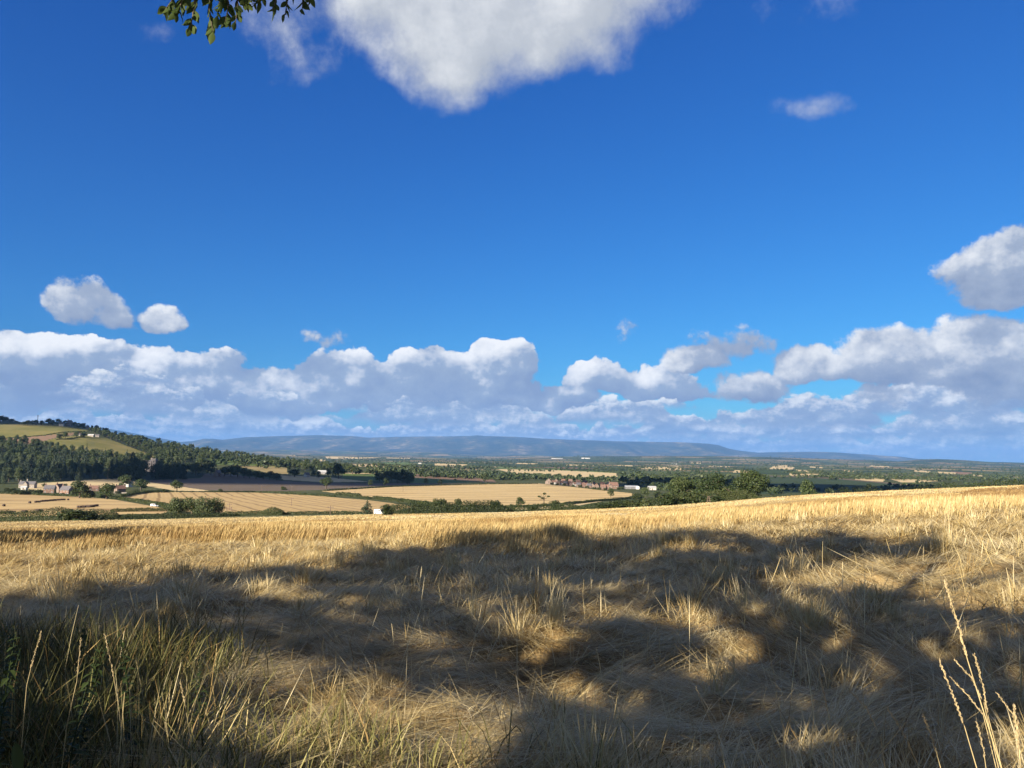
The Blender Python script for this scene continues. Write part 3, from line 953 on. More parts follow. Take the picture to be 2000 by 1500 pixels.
# willow clump in the middle left
g = 'clump of four willows'
tree('willow', 349, 1003, 42, 38, 'leftmost of the four joined willows in front of the diagonal stubble field', g)
tree('willow', 375, 1003, 38, 37, 'second from the left of the four joined willows, slightly lower crown', g)
tree('willow', 399, 1004, 38, 42, 'tallest of the four joined willows, third from the left', g)
tree('willow', 420, 1003, 34, 36, 'rightmost of the four joined willows, sloping down to the hedge', g)
tree('oak', 345, 961, 26, 23, 'lone oak with a flat shady base beside the pale triangular stubble field')
tree('conifer', 717, 1005, 28, 29, 'pointed conical evergreen left of the white van')
tree('bush', 759, 1006, 34, 24, 'round green shrub right of the white van', None)
tree('oak', 637, 955, 27, 23, 'broad dark tree standing alone on the ploughed field edge')
tree('bush', 555, 957, 15, 10, 'small dark thorn bush in the ploughed field')
tree('bush', 430, 962, 10, 9, 'small bush on the field margin right of the lone oak')
tree('bush', 152, 1018, 62, 28, 'large round shrub rising from the near hedge, below the hay bales', None, 212)
tree('bush', 172, 1016, 36, 20, 'smaller shrub at the right shoulder of the large round hedge shrub', None, 212)
# hedgerow trees along the big stubble field
g = 'hedgerow trees below the large stubble field'
for kd, px, by, w, h, lb in [
    ('bush', 859, 989, 31, 18, 'wide dark hedgerow tree furthest left along the large stubble field'),
    ('bush', 894, 988, 18, 17, 'small round hedgerow tree second along the large stubble field'),
    ('bush', 966, 988, 21, 16, 'round hedgerow tree above the thick dark hedge near its right end'),
    ('bush', 999, 995, 13, 12, 'smallest bushy tree just past the end of the thick dark hedge'),
    ('oak', 1016, 991, 19, 20, 'upright round tree left of the stag headed dead tree'),
    ('bush', 1039, 996, 21, 17, 'low round tree directly in front of the stag headed dead tree'),
    ('bush', 1090, 995, 36, 20, 'widest dark tree right of the stag headed dead tree')]:
    tree(kd, px, by, w, h, lb, g)
g = 'trees along the far edge of the large stubble field'
for kd, px, by, w, h, lb in [
    ('oak', 723, 950, 12, 13, 'round tree left of the dark copse on the far edge of the large stubble field'),
    ('oak', 754, 950, 13, 17, 'pale round tree in front of the left end of the dark copse'),
    ('oak', 796, 947, 13, 14, 'pale round tree in front of the right end of the dark copse'),
    ('oak', 832, 947, 12, 13, 'first lollipop tree right of the dark copse'),
    ('oak', 859, 947, 9, 11, 'second lollipop tree right of the dark copse'),
    ('oak', 949, 943, 13, 18, 'dark tree at the top corner of the large stubble field'),
    ('bush', 889, 938, 5, 4, 'tiny shrub right of the lollipop trees')]:
    tree(kd, px, by, w, h, lb, g)
g = 'dark copse on the ploughed field'
for i, (px, by, w, h) in enumerate([(741, 941, 24, 20), (752, 943, 22, 22), (764, 942, 22, 24), (776, 943, 22, 22), (788, 942, 22, 25), (799, 941, 20, 20), (804, 942, 16, 16)]):
    tree('tall', px, by, w, h, 'dark tree in the dense copse standing on the ploughed field', g)
g = 'dark row of trees below the green strip'
for i, (px, by, w, h) in enumerate([(438, 930, 22, 19), (451, 931, 24, 22), (464, 932, 24, 24), (476, 933, 22, 20), (487, 934, 20, 17), (500, 935, 20, 16), (514, 936, 20, 14), (526, 937, 20, 17), (540, 938, 20, 14)]):
    tree('oak', px, by, w, h, 'dark tree in the row right of the red and white house', g)
tree('oak', 412, 928, 26, 24, 'dark round tree just left of the red and white house')
tree('pale', 413, 904, 13, 13, 'pale yellow green tree at the edge of the green strip')
# village on the left
for kd, px, by, w, h, lb in [
    ('oak', 155, 973, 38, 34, 'big dark tree between the brick houses and the brown bungalow'),
    ('bush', 172, 973, 26, 18, 'round bush in front of the brown bungalow'),
    ('oak', 208, 975, 42, 30, 'big olive tree with a hollow side, right of the brown bungalow'),
    ('oak', 246, 951, 32, 23, 'tree rising behind the pale gabled cottage'),
    ('oak', 275, 958, 34, 22, 'round dense tree right of the pale gabled cottage'),
    ('bush', 262, 962, 22, 9, 'low shrub beside the pale gabled cottage garden'),
    ('bush', 20, 961, 22, 10, 'garden shrub left of the stone farmhouse'),
    ('bush', 40, 966, 40, 12, 'long garden shrub in front of the stone farmhouse'),
    ('bush', 72, 966, 24, 12, 'garden shrub between stone farmhouse and first brick house'),
    ('conifer', 107, 966, 7, 13, 'narrow dark garden conifer between two brick houses'),
    ('bush', 85, 950, 10, 7, 'bush behind the roof of the first brick house'),
    ('bush', 126, 952, 14, 9, 'bush behind the roof of the second brick house'),
    ('bush', 306, 962, 18, 8, 'field margin bush left of the lone oak'),
    ('bush', 323, 962, 14, 8, 'field margin bush under the left side of the lone oak'),
    ('bush', 230, 964, 10, 6, 'small pale shrub by the garden wall of the brick cottage')]:
    tree(kd, px, by, w, h, lb, 'trees of the hamlet')
# farm in the middle
for kd, px, by, w, h, lb in [
    ('oak', 575, 931, 30, 15, 'dense round tree left of the white farmhouse'),
    ('tall', 613, 930, 12, 12, 'dark tree between the white farmhouse and the barn'),
    ('tall', 622, 933, 12, 13, 'dark tree in front of the pale roofed barn'),
    ('pale', 641, 932, 14, 17, 'sunlit upright tree right of the pale roofed barn'),
    ('oak', 661, 935, 30, 30, 'tallest round tree right of the farm barn'),
    ('oak', 688, 926, 30, 17, 'round tree further right of the farm barn')]:
    tree(kd, px, by, w, h, lb, 'trees round the farm')
# hill
for kd, px, by, w, h, lb in [
    ('oak', 33, 862, 10, 13, 'single dark tree standing up above the hillside wood at the red strip'),
    ('oak', 115, 858, 14, 11, 'left tree of the clump on the hill pasture'),
    ('oak', 127, 857, 14, 13, 'right taller tree of the clump on the hill pasture'),
    ('oak', 149, 854, 15, 12, 'round tree above the long hill farm, left of its yard'),
    ('oak', 163, 854, 14, 12, 'tree joined to the skyline wood above the hill farm')]:
    tree(kd, px, by, w, h, lb, 'single trees on the hill')
for i, (px, by, w, h) in enumerate([(46, 830, 12, 8), (54, 829.5, 12, 10), (63, 829, 10, 9), (70, 829, 12, 10), (81, 829, 11, 9), (94, 829, 14, 13), (103, 830, 12, 11), (114, 830, 15, 13), (127, 831, 12, 11),
                                    (146, 834, 11, 11), (154, 835, 12, 10), (162, 836, 13, 11)]):
    tree('oak', px, by + 1, w, h, 'round tree in the row along the top of the hill pasture', 'row of trees on the hilltop')

for px, top in ((-24, 812), (-10, 811), (2, 812), (12, 814), (22, 818), (32, 822), (41, 825), (-4, 817), (8, 818), (18, 822)):
    tree('oak', px, 832, 15, 832 - top, 'dark tree of the wooded knoll at the very top left of the hill', 'wooded knoll', 1940)
for px, by in ((1078, 947), (1088, 948), (1102, 949), (1121, 951), (1133, 952), (1147, 954), (1161, 956), (1170, 957), (1181, 958), (1106, 944), (1122, 945), (1136, 946), (1152, 949), (1168, 951), (1184, 953), (1208, 957), (1215, 956)):
    tree('bush', px, by, 8, 6.3, 'small garden tree between the village houses', 'garden trees of the village')

# dead stag-headed tree
X, Yd, Z = ground(1062, 986, 160)[0]
e = tag(empty('dead_tree', (X, Yd, Z)), 'stag headed half dead tree with bare spreading branches above the hedge', 'tree')
k = 24 * Yd / F
b = MB(); b.tube([(0, 0, -0.3), (0.02 * k, 0, 0.3 * k), (0, 0, 0.55 * k), (-0.03 * k, 0, 0.95 * k)], [0.05 * k, 0.04 * k, 0.03 * k, 0.01 * k], 7)
b.build('trunk', M['bark'], e)
for dx_, dz_, z_ in ((-0.36, 0.22, 0.42), (0.40, 0.20, 0.45), (-0.25, 0.34, 0.52), (0.22, 0.36, 0.55), (0.12, -0.02, 0.40), (-0.4, 0.08, 0.38)):
    b = MB(); b.tube([(0, 0, z_ * k), (dx_ * 0.5 * k, 0.04 * k, (z_ + dz_ * 0.35) * k), (dx_ * k, 0.02 * k, (z_ + dz_) * k)], [0.024 * k, 0.017 * k, 0.006 * k], 6)
    b.build('branch', M['bark'], e)
r_ = np.random.default_rng(3)
c = crown_mesh('foliage', 5, [(-0.36 * k, 0, 0.66 * k, 0.13 * k, 0.12 * k, 0.07 * k), (0.38 * k, 0, 0.68 * k, 0.13 * k, 0.12 * k, 0.06 * k), (0.05 * k, 0, 0.9 * k, 0.14 * k, 0.12 * k, 0.08 * k), (-0.1 * k, 0, 0.55 * k, 0.16 * k, 0.14 * k, 0.06 * k)], 420, 0.06 * k, M['hedge'])
link('crown', c, e)


# ------------------------------------------------------------------ woods
def scatter(poly, n, y0, y1, gap, seed):
    r = np.random.default_rng(seed); poly = np.array(poly, float)
    lo, hi_ = poly.min(0), poly.max(0); pts = []; cells = {}
    tries = 0
    while len(pts) < n and tries < n * 30:
        tries += 1
        p = r.uniform(lo, hi_)
        if not inpoly(np.array([p[0]]), np.array([p[1]]), [tuple(q) for q in poly])[0]: continue
        if any((p[0] - q[0]) ** 2 + ((p[1] - q[1]) * 1.6) ** 2 < gap * gap for q in pts): continue
        pts.append(p)
    G = ground([p[0] for p in pts], [p[1] for p in pts], 300)
    ok = ~np.isnan(G[:, 0]) & (G[:, 1] > y0) & (G[:, 1] < y1)
    return G[ok]


def wood(poly, n, y0, y1, gap, seed, kinds, hr, label, group, keep):
    """scatter a wood; KEEP nearest trees become objects, the rest are returned for the distant mass"""
    Gp = scatter(poly, n, y0, y1, gap, seed)
    Gp = Gp[np.argsort(Gp[:, 1])]
    rest = []
    for i, (X, Y, Z) in enumerate(Gp):
        h = TR.uniform(*hr)
        kd = kinds[int(TR.integers(0, len(kinds)))]
        if kd in ('conifer',): h *= 1.35
        if i < keep:
            stand(kd, X, Y, Z, h, h * {'conifer': 0.42, 'column': 0.42}.get(kd, TR.uniform(0.75, 1.05)), label[kd] if isinstance(label, dict) else label, group if not isinstance(label, dict) else group + ', ' + ('firs' if kd in ('conifer', 'column') else 'leafy trees'))
        else:
            rest.append((X, Y, Z, h, kd))
    return rest


REST = []
hw = {'oak': 'leafy tree in the dense wood at the foot of the left hill', 'tall': 'leafy tree in the dense wood at the foot of the left hill', 'pale': 'leafy tree in the dense wood at the foot of the left hill',
      'conifer': 'tall dark fir among the dense wood at the foot of the left hill', 'column': 'tall dark fir among the dense wood at the foot of the left hill'}
REST += wood([(-60, 885), (0, 880), (60, 882), (130, 890), (220, 898), (300, 905), (395, 908), (400, 930), (290, 937), (150, 940), (-60, 947)], 190, 700, 3000, 7.5, 1, ['oak', 'tall', 'pale', 'oak', 'conifer', 'conifer', 'column'], (13, 19), hw, 'wood at the foot of the hill', 190)
hs = 'leafy tree on the upper edge of the wood below the hill pastures'
REST += wood([(-60, 868), (0, 864), (60, 862), (75, 868), (110, 878), (200, 890), (280, 901), (200, 898), (100, 884), (-60, 884)], 55, 700, 3000, 7.5, 2, ['oak', 'tall'], (11, 15), hs, 'upper edge of the hillside wood', 55)
hs = 'leafy tree on the long wooded spur that runs down from the skyline'
REST += wood([(172, 838), (200, 842), (230, 850), (300, 865), (370, 877), (450, 888), (540, 899), (600, 906), (690, 916), (690, 924), (600, 921), (480, 902), (402, 896), (395, 906), (310, 897), (250, 872), (215, 858), (178, 846)], 330, 700, 3400, 6.0, 3, ['oak', 'tall', 'oak', 'pale'], (10, 15), hs, 'wooded spur', 170)
for i in range(8):   # the dark firs left of the manor and along the foot of the wood
    px = [255, 264, 272, 238, 312, 326, 340, 356][i]; by = [936, 938, 938, 935, 935, 936, 937, 936][i]; h = [52, 46, 40, 42, 44, 40, 38, 34][i]
    tree('column' if i < 3 else 'conifer', px, by, h * 0.52, h, 'very tall dark evergreen close to the battlemented manor', 'evergreens round the manor')
for i, (px, by, h) in enumerate([(17, 938, 52), (40, 940, 46), (60, 935, 50), (76, 938, 44), (110, 936, 42), (8, 945, 40), (152, 905, 30), (163, 908, 32), (204, 910, 34), (90, 940, 38), (125, 935, 40), (185, 936, 36)]):
    tree('conifer', px, by, h * 0.36, h, 'very tall fir rising out of the wood above the stone farmhouse', 'tallest firs in the wood')


def mass(name, items, mat, nq, leaf, seed):
    """many far trees as one mass"""
    r = np.random.default_rng(seed); Vs = []; Ts = []
    for (X, Y, Z, h, kd) in items:
        lob = lobes_conifer(1, 5) if kd in ('conifer', 'column') else [(r.uniform(-.22, .22), r.uniform(-.22, .22), r.uniform(.35, .75), .27, .27, .24) for _ in range(4)]
        P, Nn, tone = crown_pts(r, lob, nq)
        v, f = leaf_quads(P, Nn, leaf * r.uniform(0.7, 1.4, nq), r)
        w = h * (0.45 if kd in ('conifer', 'column') else r.uniform(0.85, 1.3))
        Vs.append(v * np.array([w, w, h]) + np.array([X, Y, Z - 0.05 * h])); Ts.append(np.repeat(np.clip(tone + r.normal() * 0.15, 0, 1), 4))
    V_ = np.concatenate(Vs); me = mesh_np(name, V_, np.arange(len(V_)).reshape(-1, 4), mat, False, {'tone': np.concatenate(Ts)})
    o = link(name, me); o['kind'] = 'stuff'
    return o


mass('hillside_woodland', REST, M['far'], 150, 0.17, 4)
FAR = []
for poly, n, hr, kd in [
    ([(390, 868), (700, 880), (760, 886), (760, 892), (600, 886), (450, 884), (390, 876)], 260, (9, 14), 'oak'),          # behind the spur
    ([(560, 888), (640, 890), (690, 898), (700, 905), (640, 905), (560, 898)], 90, (10, 14), 'oak'),
    ([(680, 893), (760, 897), (900, 898), (960, 902), (960, 907), (820, 905), (690, 902)], 170, (9, 13), 'oak'),
    ([(730, 910), (790, 914), (870, 912), (960, 915), (975, 925), (900, 926), (820, 925), (735, 922)], 130, (9, 14), 'oak'),
    ([(850, 895), (1000, 895), (1050, 903), (980, 912), (900, 903)], 140, (10, 14), 'oak'),
    ([(960, 926), (1010, 928), (1100, 934), (1200, 936), (1220, 944), (1150, 944), (1060, 939), (965, 938)], 75, (8, 12), 'tall'),
    ([(1205, 927), (1300, 925), (1420, 926), (1450, 940), (1420, 965), (1300, 960), (1220, 948)], 230, (9, 14), 'tall'),
    ([(1000, 898), (1250, 904), (1500, 912), (1480, 924), (1250, 924), (1050, 914)], 330, (8, 13), 'oak'),
    ([(1490, 950), (1600, 958), (1720, 955), (1790, 945), (1900, 944), (2010, 936), (2010, 946), (1800, 958), (1500, 968)], 150, (5, 9), 'oak'),
    ([(1600, 922), (1750, 930), (1850, 932), (2010, 925), (2010, 936), (1880, 942), (1700, 938), (1600, 932)], 220, (8, 12), 'oak'),
    ([(1100, 890), (1500, 892), (1700, 898), (2000, 910), (2000, 922), (1700, 918), (1400, 908), (1100, 900)], 420, (12, 18), 'oak'),
    ([(700, 876), (1200, 880), (1200, 894), (700, 892)], 200, (14, 22), 'oak'),
]:
    Gp = scatter(poly, n, 500, 16000, 1.6, len(FAR) + 50)
    FAR += [(X, Y, Z, TR.uniform(*hr), kd) for X, Y, Z in Gp]
r_ = np.random.default_rng(77)
# hedgerow trees strung along the far field boundaries
for i in range(340):
    px = r_.uniform(380, 2010); py = r_.uniform(892, 936) + max(0, (px - 1500) * 0.012)
    if 1000 < px < 1450 and py > 920: continue
    Gp = ground(px, py, 800)[0]
    if np.isnan(Gp[0]) or Gp[1] < 1300: continue
    a = r_.uniform(-0.2, 0.2) if r_.random() < 0.8 else r_.uniform(0.8, 1.6)
    for q in range(int(r_.integers(6, 22))):
        d = q * r_.uniform(9, 20) * (Gp[1] / 2500) ** 0.6
        X, Y = Gp[0] + d * math.cos(a), Gp[1] + d * math.sin(a)
        FAR.append((X, Y, float(height(X, Y, False)), r_.uniform(5, 12), 'oak'))
mass('distant_woodland', FAR, M['far'], 44, 0.30, 5)


# ------------------------------------------------------------------ hedges
def hedge(pts, hpx, label, y0=160, wid=1.6, dens=1.0, Y=None, mat='hedge', group=None, rag=0.35, hm=None, name='hedge'):
    Y = Y or len(pts[0]) > 2
    if Y:
        W = np.array([(ray(q[0], 960)[0] * q[1], q[1]) for q in pts])
    else:
        W = ground([p[0] for p in pts], [p[1] for p in pts], y0)[:, :2]
    seg = np.linalg.norm(np.diff(W, axis=0), axis=1); L = seg.sum(); cum = np.concatenate([[0], np.cumsum(seg)])
    ym = W[:, 1].mean(); h = hm or hpx * ym / F
    top = None
    if Y and len(pts[0]) > 2:
        top = np.array([CAMZ + ray(q[0], q[2])[1] * q[1] - float(height(w[0], w[1], False)) for q, w in zip(pts, W)]); h = top.mean()
    leaf = max(0.22, ym * 0.00095)
    r = np.random.default_rng(int(abs(W[0, 0]) * 7 + L))
    if not np.isfinite(L): print('BAD HEDGE', label, W); return
    h = max(h, 0.4)
    if top is not None: print(label[:30], np.round(top, 1))
    n = int(min(26000, 1.7 * L * (h + wid) * 1.5 / (leaf * leaf) * dens))
    t = r.uniform(0, L, n)
    X = np.interp(t, cum, W[:, 0]); Yp = np.interp(t, cum, W[:, 1])
    k = np.clip(np.searchsorted(cum, t) - 1, 0, len(seg) - 1); d = np.diff(W, axis=0)[k] / seg[k][:, None]
    hb = h if top is None else np.interp(t, cum, top)
    hh = hb * (1 - rag + 2 * rag * fbm(t / (h * 1.6), t * 0 + 3.3, 61, 3)) * (0.55 + 0.45 * np.minimum(1, np.minimum(t, L - t) / (h + 0.1)))
    a = r.uniform(0, math.pi, n)
    f = r.uniform(0.7, 1.0, n)
    off = np.cos(a) * wid * 0.5 * f * (0.8 + 0.4 * vnoise(t / 2.0, t * 0 + 8, 5)); zz = np.sin(a) ** 0.6 * hh * f
    zz = np.where(r.random(n) < 0.3, zz * r.random(n), zz)
    X = X - d[:, 1] * off; Yp = Yp + d[:, 0] * off
    P = np.stack([X, Yp, height(X, Yp, False) + zz], 1)
    Nn = np.stack([-d[:, 1] * np.cos(a), d[:, 0] * np.cos(a), np.sin(a) + 0.2], 1) + r.normal(size=(n, 3)) * 0.6
    Nn /= np.linalg.norm(Nn, axis=1, keepdims=True)
    v, fq = leaf_quads(P, Nn, leaf * r.uniform(0.7, 1.4, n), r)
    tone = np.clip(0.5 + 0.2 * r.normal(size=n) + 0.5 * (fbm(t / 5, t * 0, 71, 2) - 0.5), 0, 1)
    o = link(name, mesh_np(name, v, fq, M[mat], False, {'tone': np.repeat(tone, 4)}))
    return tag(o, label, 'hedge', group)


hedge([(-80, 216, 996), (0, 215, 997), (60, 214, 998), (130, 215, 992), (190, 216, 993), (245, 220, 999)], 18, 'thick dark near hedge at the left edge, below the hay bale field', Y=True, wid=3.0, rag=0.45)
hedge([(240, 222, 1002), (300, 225, 1003), (340, 226, 1002), (400, 230, 1002), (472, 236, 1003)], 8, 'thin leafy hedge continuing right of the thick near hedge', Y=True, wid=1.6, rag=0.5)
hedge([(215, 1000), (262, 999), (335, 998)], 7, 'low dark hedge along the bottom of the hay bale field', wid=2.2)
hedge([(434, 240, 998), (510, 240, 998), (560, 240, 998.5)], 4, 'low bank of scrub right of the willow clump', wid=2.0)
hedge([(514, 236, 990), (530, 236, 989), (556, 236, 990)], 15, 'square clipped dark block of hedge in the middle of the low bank', wid=4.0, rag=0.2)
hedge([(558, 240, 999), (640, 240, 998), (708, 238, 998)], 5, 'low hedge running to the conical evergreen', wid=2.0)
hedge([(748, 226, 983), (800, 226, 981), (860, 228, 980), (920, 232, 979), (992, 238, 979)], 17, 'thick dark hedge along the front of the stubble, right of the white van', wid=4.0, rag=0.3)
hedge([(232, 975), (270, 980), (310, 987), (345, 996)], 6, 'hedge bank between the bale field and the diagonal stubble field', wid=3.5)
hedge([(500, 962), (560, 964), (620, 968), (655, 971)], 3.5, 'thin hedge along the top of the diagonal stubble field', wid=2)
hedge([(655, 967), (680, 969), (705, 972)], 7, 'taller hedge piece between the two golden stubble fields', wid=3)
hedge([(728, 974), (760, 977), (800, 982), (848, 988)], 6.5, 'long hedge between the diagonal and the large stubble field', wid=3)
hedge([(706, 973), (716, 974), (724, 975)], 4.5, 'short round piece of hedge between two gaps', wid=3)
hedge([(1100, 986), (1160, 980), (1240, 972)], 4.5, 'thin dark hedge below the lone balloon shaped tree', wid=2)
hedge([(852, 989), (900, 990), (1010, 991), (1080, 988)], 4, 'low ragged hedge under the hedgerow trees', wid=2)
hedge([(632, 959), (700, 955), (765, 951), (850, 948.5), (930, 946.5)], 2.4, 'dark hedge line along the top of the large stubble field', wid=2)
hedge([(930, 946.5), (1000, 945.5), (1050, 945)], 2.0, 'thin hedge at the top right of the large stubble field', wid=2)
hedge([(-60, 962), (60, 966), (140, 970), (232, 974)], 5, 'hedge in front of the hamlet gardens at the top of the bale field', wid=3)
hedge([(236, 971), (262, 966), (300, 961)], 5, 'curved dark hedge below the pale gabled cottage', wid=3)
hedge([(300, 961), (400, 961.5), (500, 961)], 2.6, 'straight dark hedge line running right of the lone oak', wid=2)
hedge([(1484, 275, 966), (1560, 285, 962), (1680, 262, 955), (1800, 232, 948), (1900, 212, 943), (2080, 200, 934)], 9, 'low scrubby hedge just behind the crest of the crop field', Y=True, wid=4.0, rag=0.55)
hedge([(1130, 240, 985), (1200, 238, 978), (1260, 236, 974), (1310, 228, 972), (1345, 222, 970)], 12, 'rough green hedge behind the crest leading up to the big trees', Y=True, wid=5.0, rag=0.4)
hedge([(1285, 226, 967), (1340, 224, 961), (1400, 222, 958), (1450, 220, 958), (1488, 218, 966)], 14, 'tall dark thicket joining the three big trees behind the crest', wid=6.0, rag=0.3)
hedge([(990, 240, 984), (1060, 242, 984), (1135, 242, 985)], 8, 'ragged dark hedge from the thick hedge on towards the rough green hedge', wid=3.0, rag=0.5)
hedge([(-60, 858), (0, 857), (90, 850), (160, 843)], 1.2, 'thin dark hedge between the hill pasture and the red strip', y0=800, wid=2.5)
hedge([(110, 859), (130, 858), (165, 853)], 1.6, 'dark hedge along the top of the lower hill pasture', y0=800, wid=3)
hedge([(970, 911), (1080, 916), (1200, 923)], 1.6, 'dark hedge above the pale field behind the village', y0=800, wid=4)
hedge([(900, 928), (960, 932), (1010, 938)], 2.0, 'hedge right of the red field', y0=800, wid=3)
# ------------------------------------------------------------------ buildings and other made things
def plain(name, c, rough=0.8, var=0.15, scale=1.5, spec=0.2, metallic=0.0):
    m, nt, out = new_mat(name)
    n = noise(nt, pos(nt), scale, 4, 0.6)
    a = tuple(x * (1 - var) for x in c); b = tuple(min(1, x * (1 + var)) for x in c)
    principled(nt, out, ramp(nt, n, [(0.35, a), (0.65, b)]), rough, spec, None, 0, None, metallic)
    return m


def brick(name, c, mort, scale=4.0):
    m, nt, out = new_mat(name)
    t = nt.nodes.new('ShaderNodeTexBrick'); t.inputs['Scale'].default_value = scale
    tcn = nt.nodes.new('ShaderNodeTexCoord')
    mp = nt.nodes.new('ShaderNodeMapping'); nt.links.new(tcn.outputs['Object'], mp.inputs[0]); mp.inputs['Rotation'].default_value = (math.pi / 2, 0, 0)
    nt.links.new(mp.outputs[0], t.inputs[0])
    t.inputs['Color1'].default_value = (*c, 1); t.inputs['Color2'].default_value = (*[x * 0.78 for x in c], 1); t.inputs['Mortar'].default_value = (*mort, 1)
    principled(nt, out, S(nt, t.outputs[0]), 0.85, 0.15)
    return m


M['brick'] = brick('red brick', (0.20, 0.115, 0.085), (0.25, 0.21, 0.18))
M['brick2'] = brick('brown brick', (0.22, 0.14, 0.105), (0.27, 0.23, 0.2))
M['stone'] = plain('grey stone', (0.27, 0.24, 0.21))
M['manor'] = plain('weathered manor stone', (0.28, 0.25, 0.23), 0.9, 0.25, 0.6)
M['render'] = plain('white render', (0.47, 0.455, 0.42), 0.8, 0.12)
M['slate'] = plain('slate roof', (0.13, 0.125, 0.135), 0.6, 0.2)
M['tile'] = plain('clay tile roof', (0.19, 0.115, 0.09), 0.8, 0.25)
M['glass'] = plain('dark window glass', (0.04, 0.05, 0.06), 0.1, 0.1, 1.0, 0.6)
M['wood'] = plain('weathered wood', (0.16, 0.12, 0.09), 0.9, 0.3, 3)
M['white'] = plain('white paint', (0.82, 0.82, 0.80), 0.35, 0.03, 1, 0.5)
M['metalroof'] = plain('pale metal roof', (0.40, 0.41, 0.42), 0.5, 0.12, 0.5, 0.5)
M['bale'] = plain('dark bale wrap', (0.045, 0.030, 0.024), 0.6, 0.4, 4, 0.3)
M['tyre'] = plain('tyre rubber', (0.02, 0.02, 0.02), 0.8)
M['steel'] = plain('grey steel', (0.25, 0.25, 0.26), 0.5, 0.1, 1, 0.5, 0.6)


def gable_house(name, L, W, hw, hr, wallm, roofm, label, cat, group=None, chim=1, wins=3, storeys=2, door=True, stackm='brick'):
    """long side L along x, front to -y; origin at the base"""
    e = tag(empty(name, (0, 0, 0)), label, cat, group)
    b = MB(); x, y = L / 2, W / 2
    b.add([(-x, -y, -1.5), (x, -y, -1.5), (x, y, -1.5), (-x, y, -1.5), (-x, -y, hw), (x, -y, hw), (x, y, hw), (-x, y, hw), (-x, 0, hw + hr), (x, 0, hw + hr)],
          [(0, 1, 5, 4), (2, 3, 7, 6), (1, 2, 6, 9, 5), (3, 0, 4, 8, 7), (4, 5, 9, 8), (6, 7, 8, 9)])
    b.build('wall', wallm, e)
    o_ = 0.35; t = 0.16; sl = hr / y
    b = MB()
    for s in (-1, 1):
        y1 = s * (y + o_); z1 = hw - sl * o_ + 0.02; z0 = hw + hr + 0.02
        b.add([(-x - o_, 0, z0), (x + o_, 0, z0), (x + o_, y1, z1), (-x - o_, y1, z1), (-x - o_, 0, z0 + t), (x + o_, 0, z0 + t), (x + o_, y1, z1 + t), (-x - o_, y1, z1 + t)],
              [(0, 1, 2, 3), (7, 6, 5, 4), (3, 2, 6, 7), (0, 3, 7, 4), (2, 1, 5, 6)])
    rf = b.build('roof', roofm, e)
    for i in range(chim):
        cx = (-x + 0.6) if i == 0 else (x - 0.6)
        MB().box(cx - 0.45, cx + 0.45, -0.4, 0.4, hw + hr - 0.8, hw + hr + 1.4).box(cx - 0.52, cx + 0.52, -0.47, 0.47, hw + hr + 1.4, hw + hr + 1.55).build('chimney', M[stackm], rf)
    for sgn in (-1, 1):
        for st in range(storeys):
            for i in range(wins):
                wx = -x + L * (i + 0.5) / wins; z = 1.0 + st * 2.6
                if door and sgn < 0 and st == 0 and i == wins // 2: continue
                if z + 1.2 > hw: continue
                yy = sgn * y
                fr = MB().box(wx - 0.6, wx + 0.6, min(yy, yy + sgn * 0.06), max(yy, yy + sgn * 0.06), z - 0.05, z + 1.2).build('window', M['white'], e)
                MB().box(wx - 0.5, wx + 0.5, min(yy + sgn * 0.06, yy + sgn * 0.08), max(yy + sgn * 0.06, yy + sgn * 0.08), z + 0.05, z + 1.1).build('pane', M['glass'], fr)
    if door:
        MB().box(-0.5, 0.5, -y - 0.07, -y, 0, 2.1).build('door', M['wood'], e)
    return e


def put(e, px, base, rz=0.0, Y=None, sink=0.0, s=1.0):
    e.scale = (s, s, s)
    if Y is None:
        X, Yd, Z = ground(px, base, 200)[0]
    else:
        u, m = ray(px, base); X, Yd = u * Y, Y; Z = float(height(X, Y, False))
    e.location = (X, Yd, Z - sink); e.rotation_euler = (0, 0, rz)
    return Yd


g = 'houses of the hamlet'
# stone farmhouse: long block with a projecting front gable
e = gable_house('stone_house', 17, 7, 4.6, 3.0, M['stone'], M['slate'], 'long grey stone farmhouse with a front gable and a tall central chimney', 'house', g, 1, 5, 1, True, 'stone')
b = MB(); b.add([(-3.2, -5.2, -1.5), (1.6, -5.2, -1.5), (1.6, -3.3, -1.5), (-3.2, -3.3, -1.5), (-3.2, -5.2, 4.6), (1.6, -5.2, 4.6), (1.6, -3.3, 4.6), (-3.2, -3.3, 4.6), (-0.8, -5.2, 7.4), (-0.8, -3.0, 7.4)],
                [(0, 1, 5, 8, 4), (1, 2, 6, 5), (3, 0, 4, 7)])
b.build('gable', M['stone'], e)
b = MB(); b.add([(-0.8, -5.5, 7.65), (-0.8, -0.3, 7.65), (-3.6, -5.5, 4.35), (-3.6, -0.3, 4.35), (2.0, -5.5, 4.35), (2.0, -0.3, 4.35)], [(0, 1, 3, 2), (1, 0, 4, 5)]); b.build('gable_roof', M['slate'], e)
MB().box(-1.3, -0.3, -0.5, 0.5, 7.0, 10.2).box(-1.4, -0.2, -0.6, 0.6, 10.2, 10.4).build('chimney', M['stone'], e)
put(e, 54, 953, 0.12, s=0.74)
e = gable_house('brick_house', 9, 7, 5.0, 3.0, M['brick'], M['slate'], 'red brick house with a dark slate roof, first right of the stone farmhouse', 'house', g); put(e, 97, 964, 0.25, s=0.74)
e = gable_house('brick_house', 7, 6, 5.4, 3.2, M['brick2'], M['tile'], 'narrow brown gabled house with a tall chimney between two red brick houses', 'house', g); put(e, 115, 962, 1.35, s=0.74)
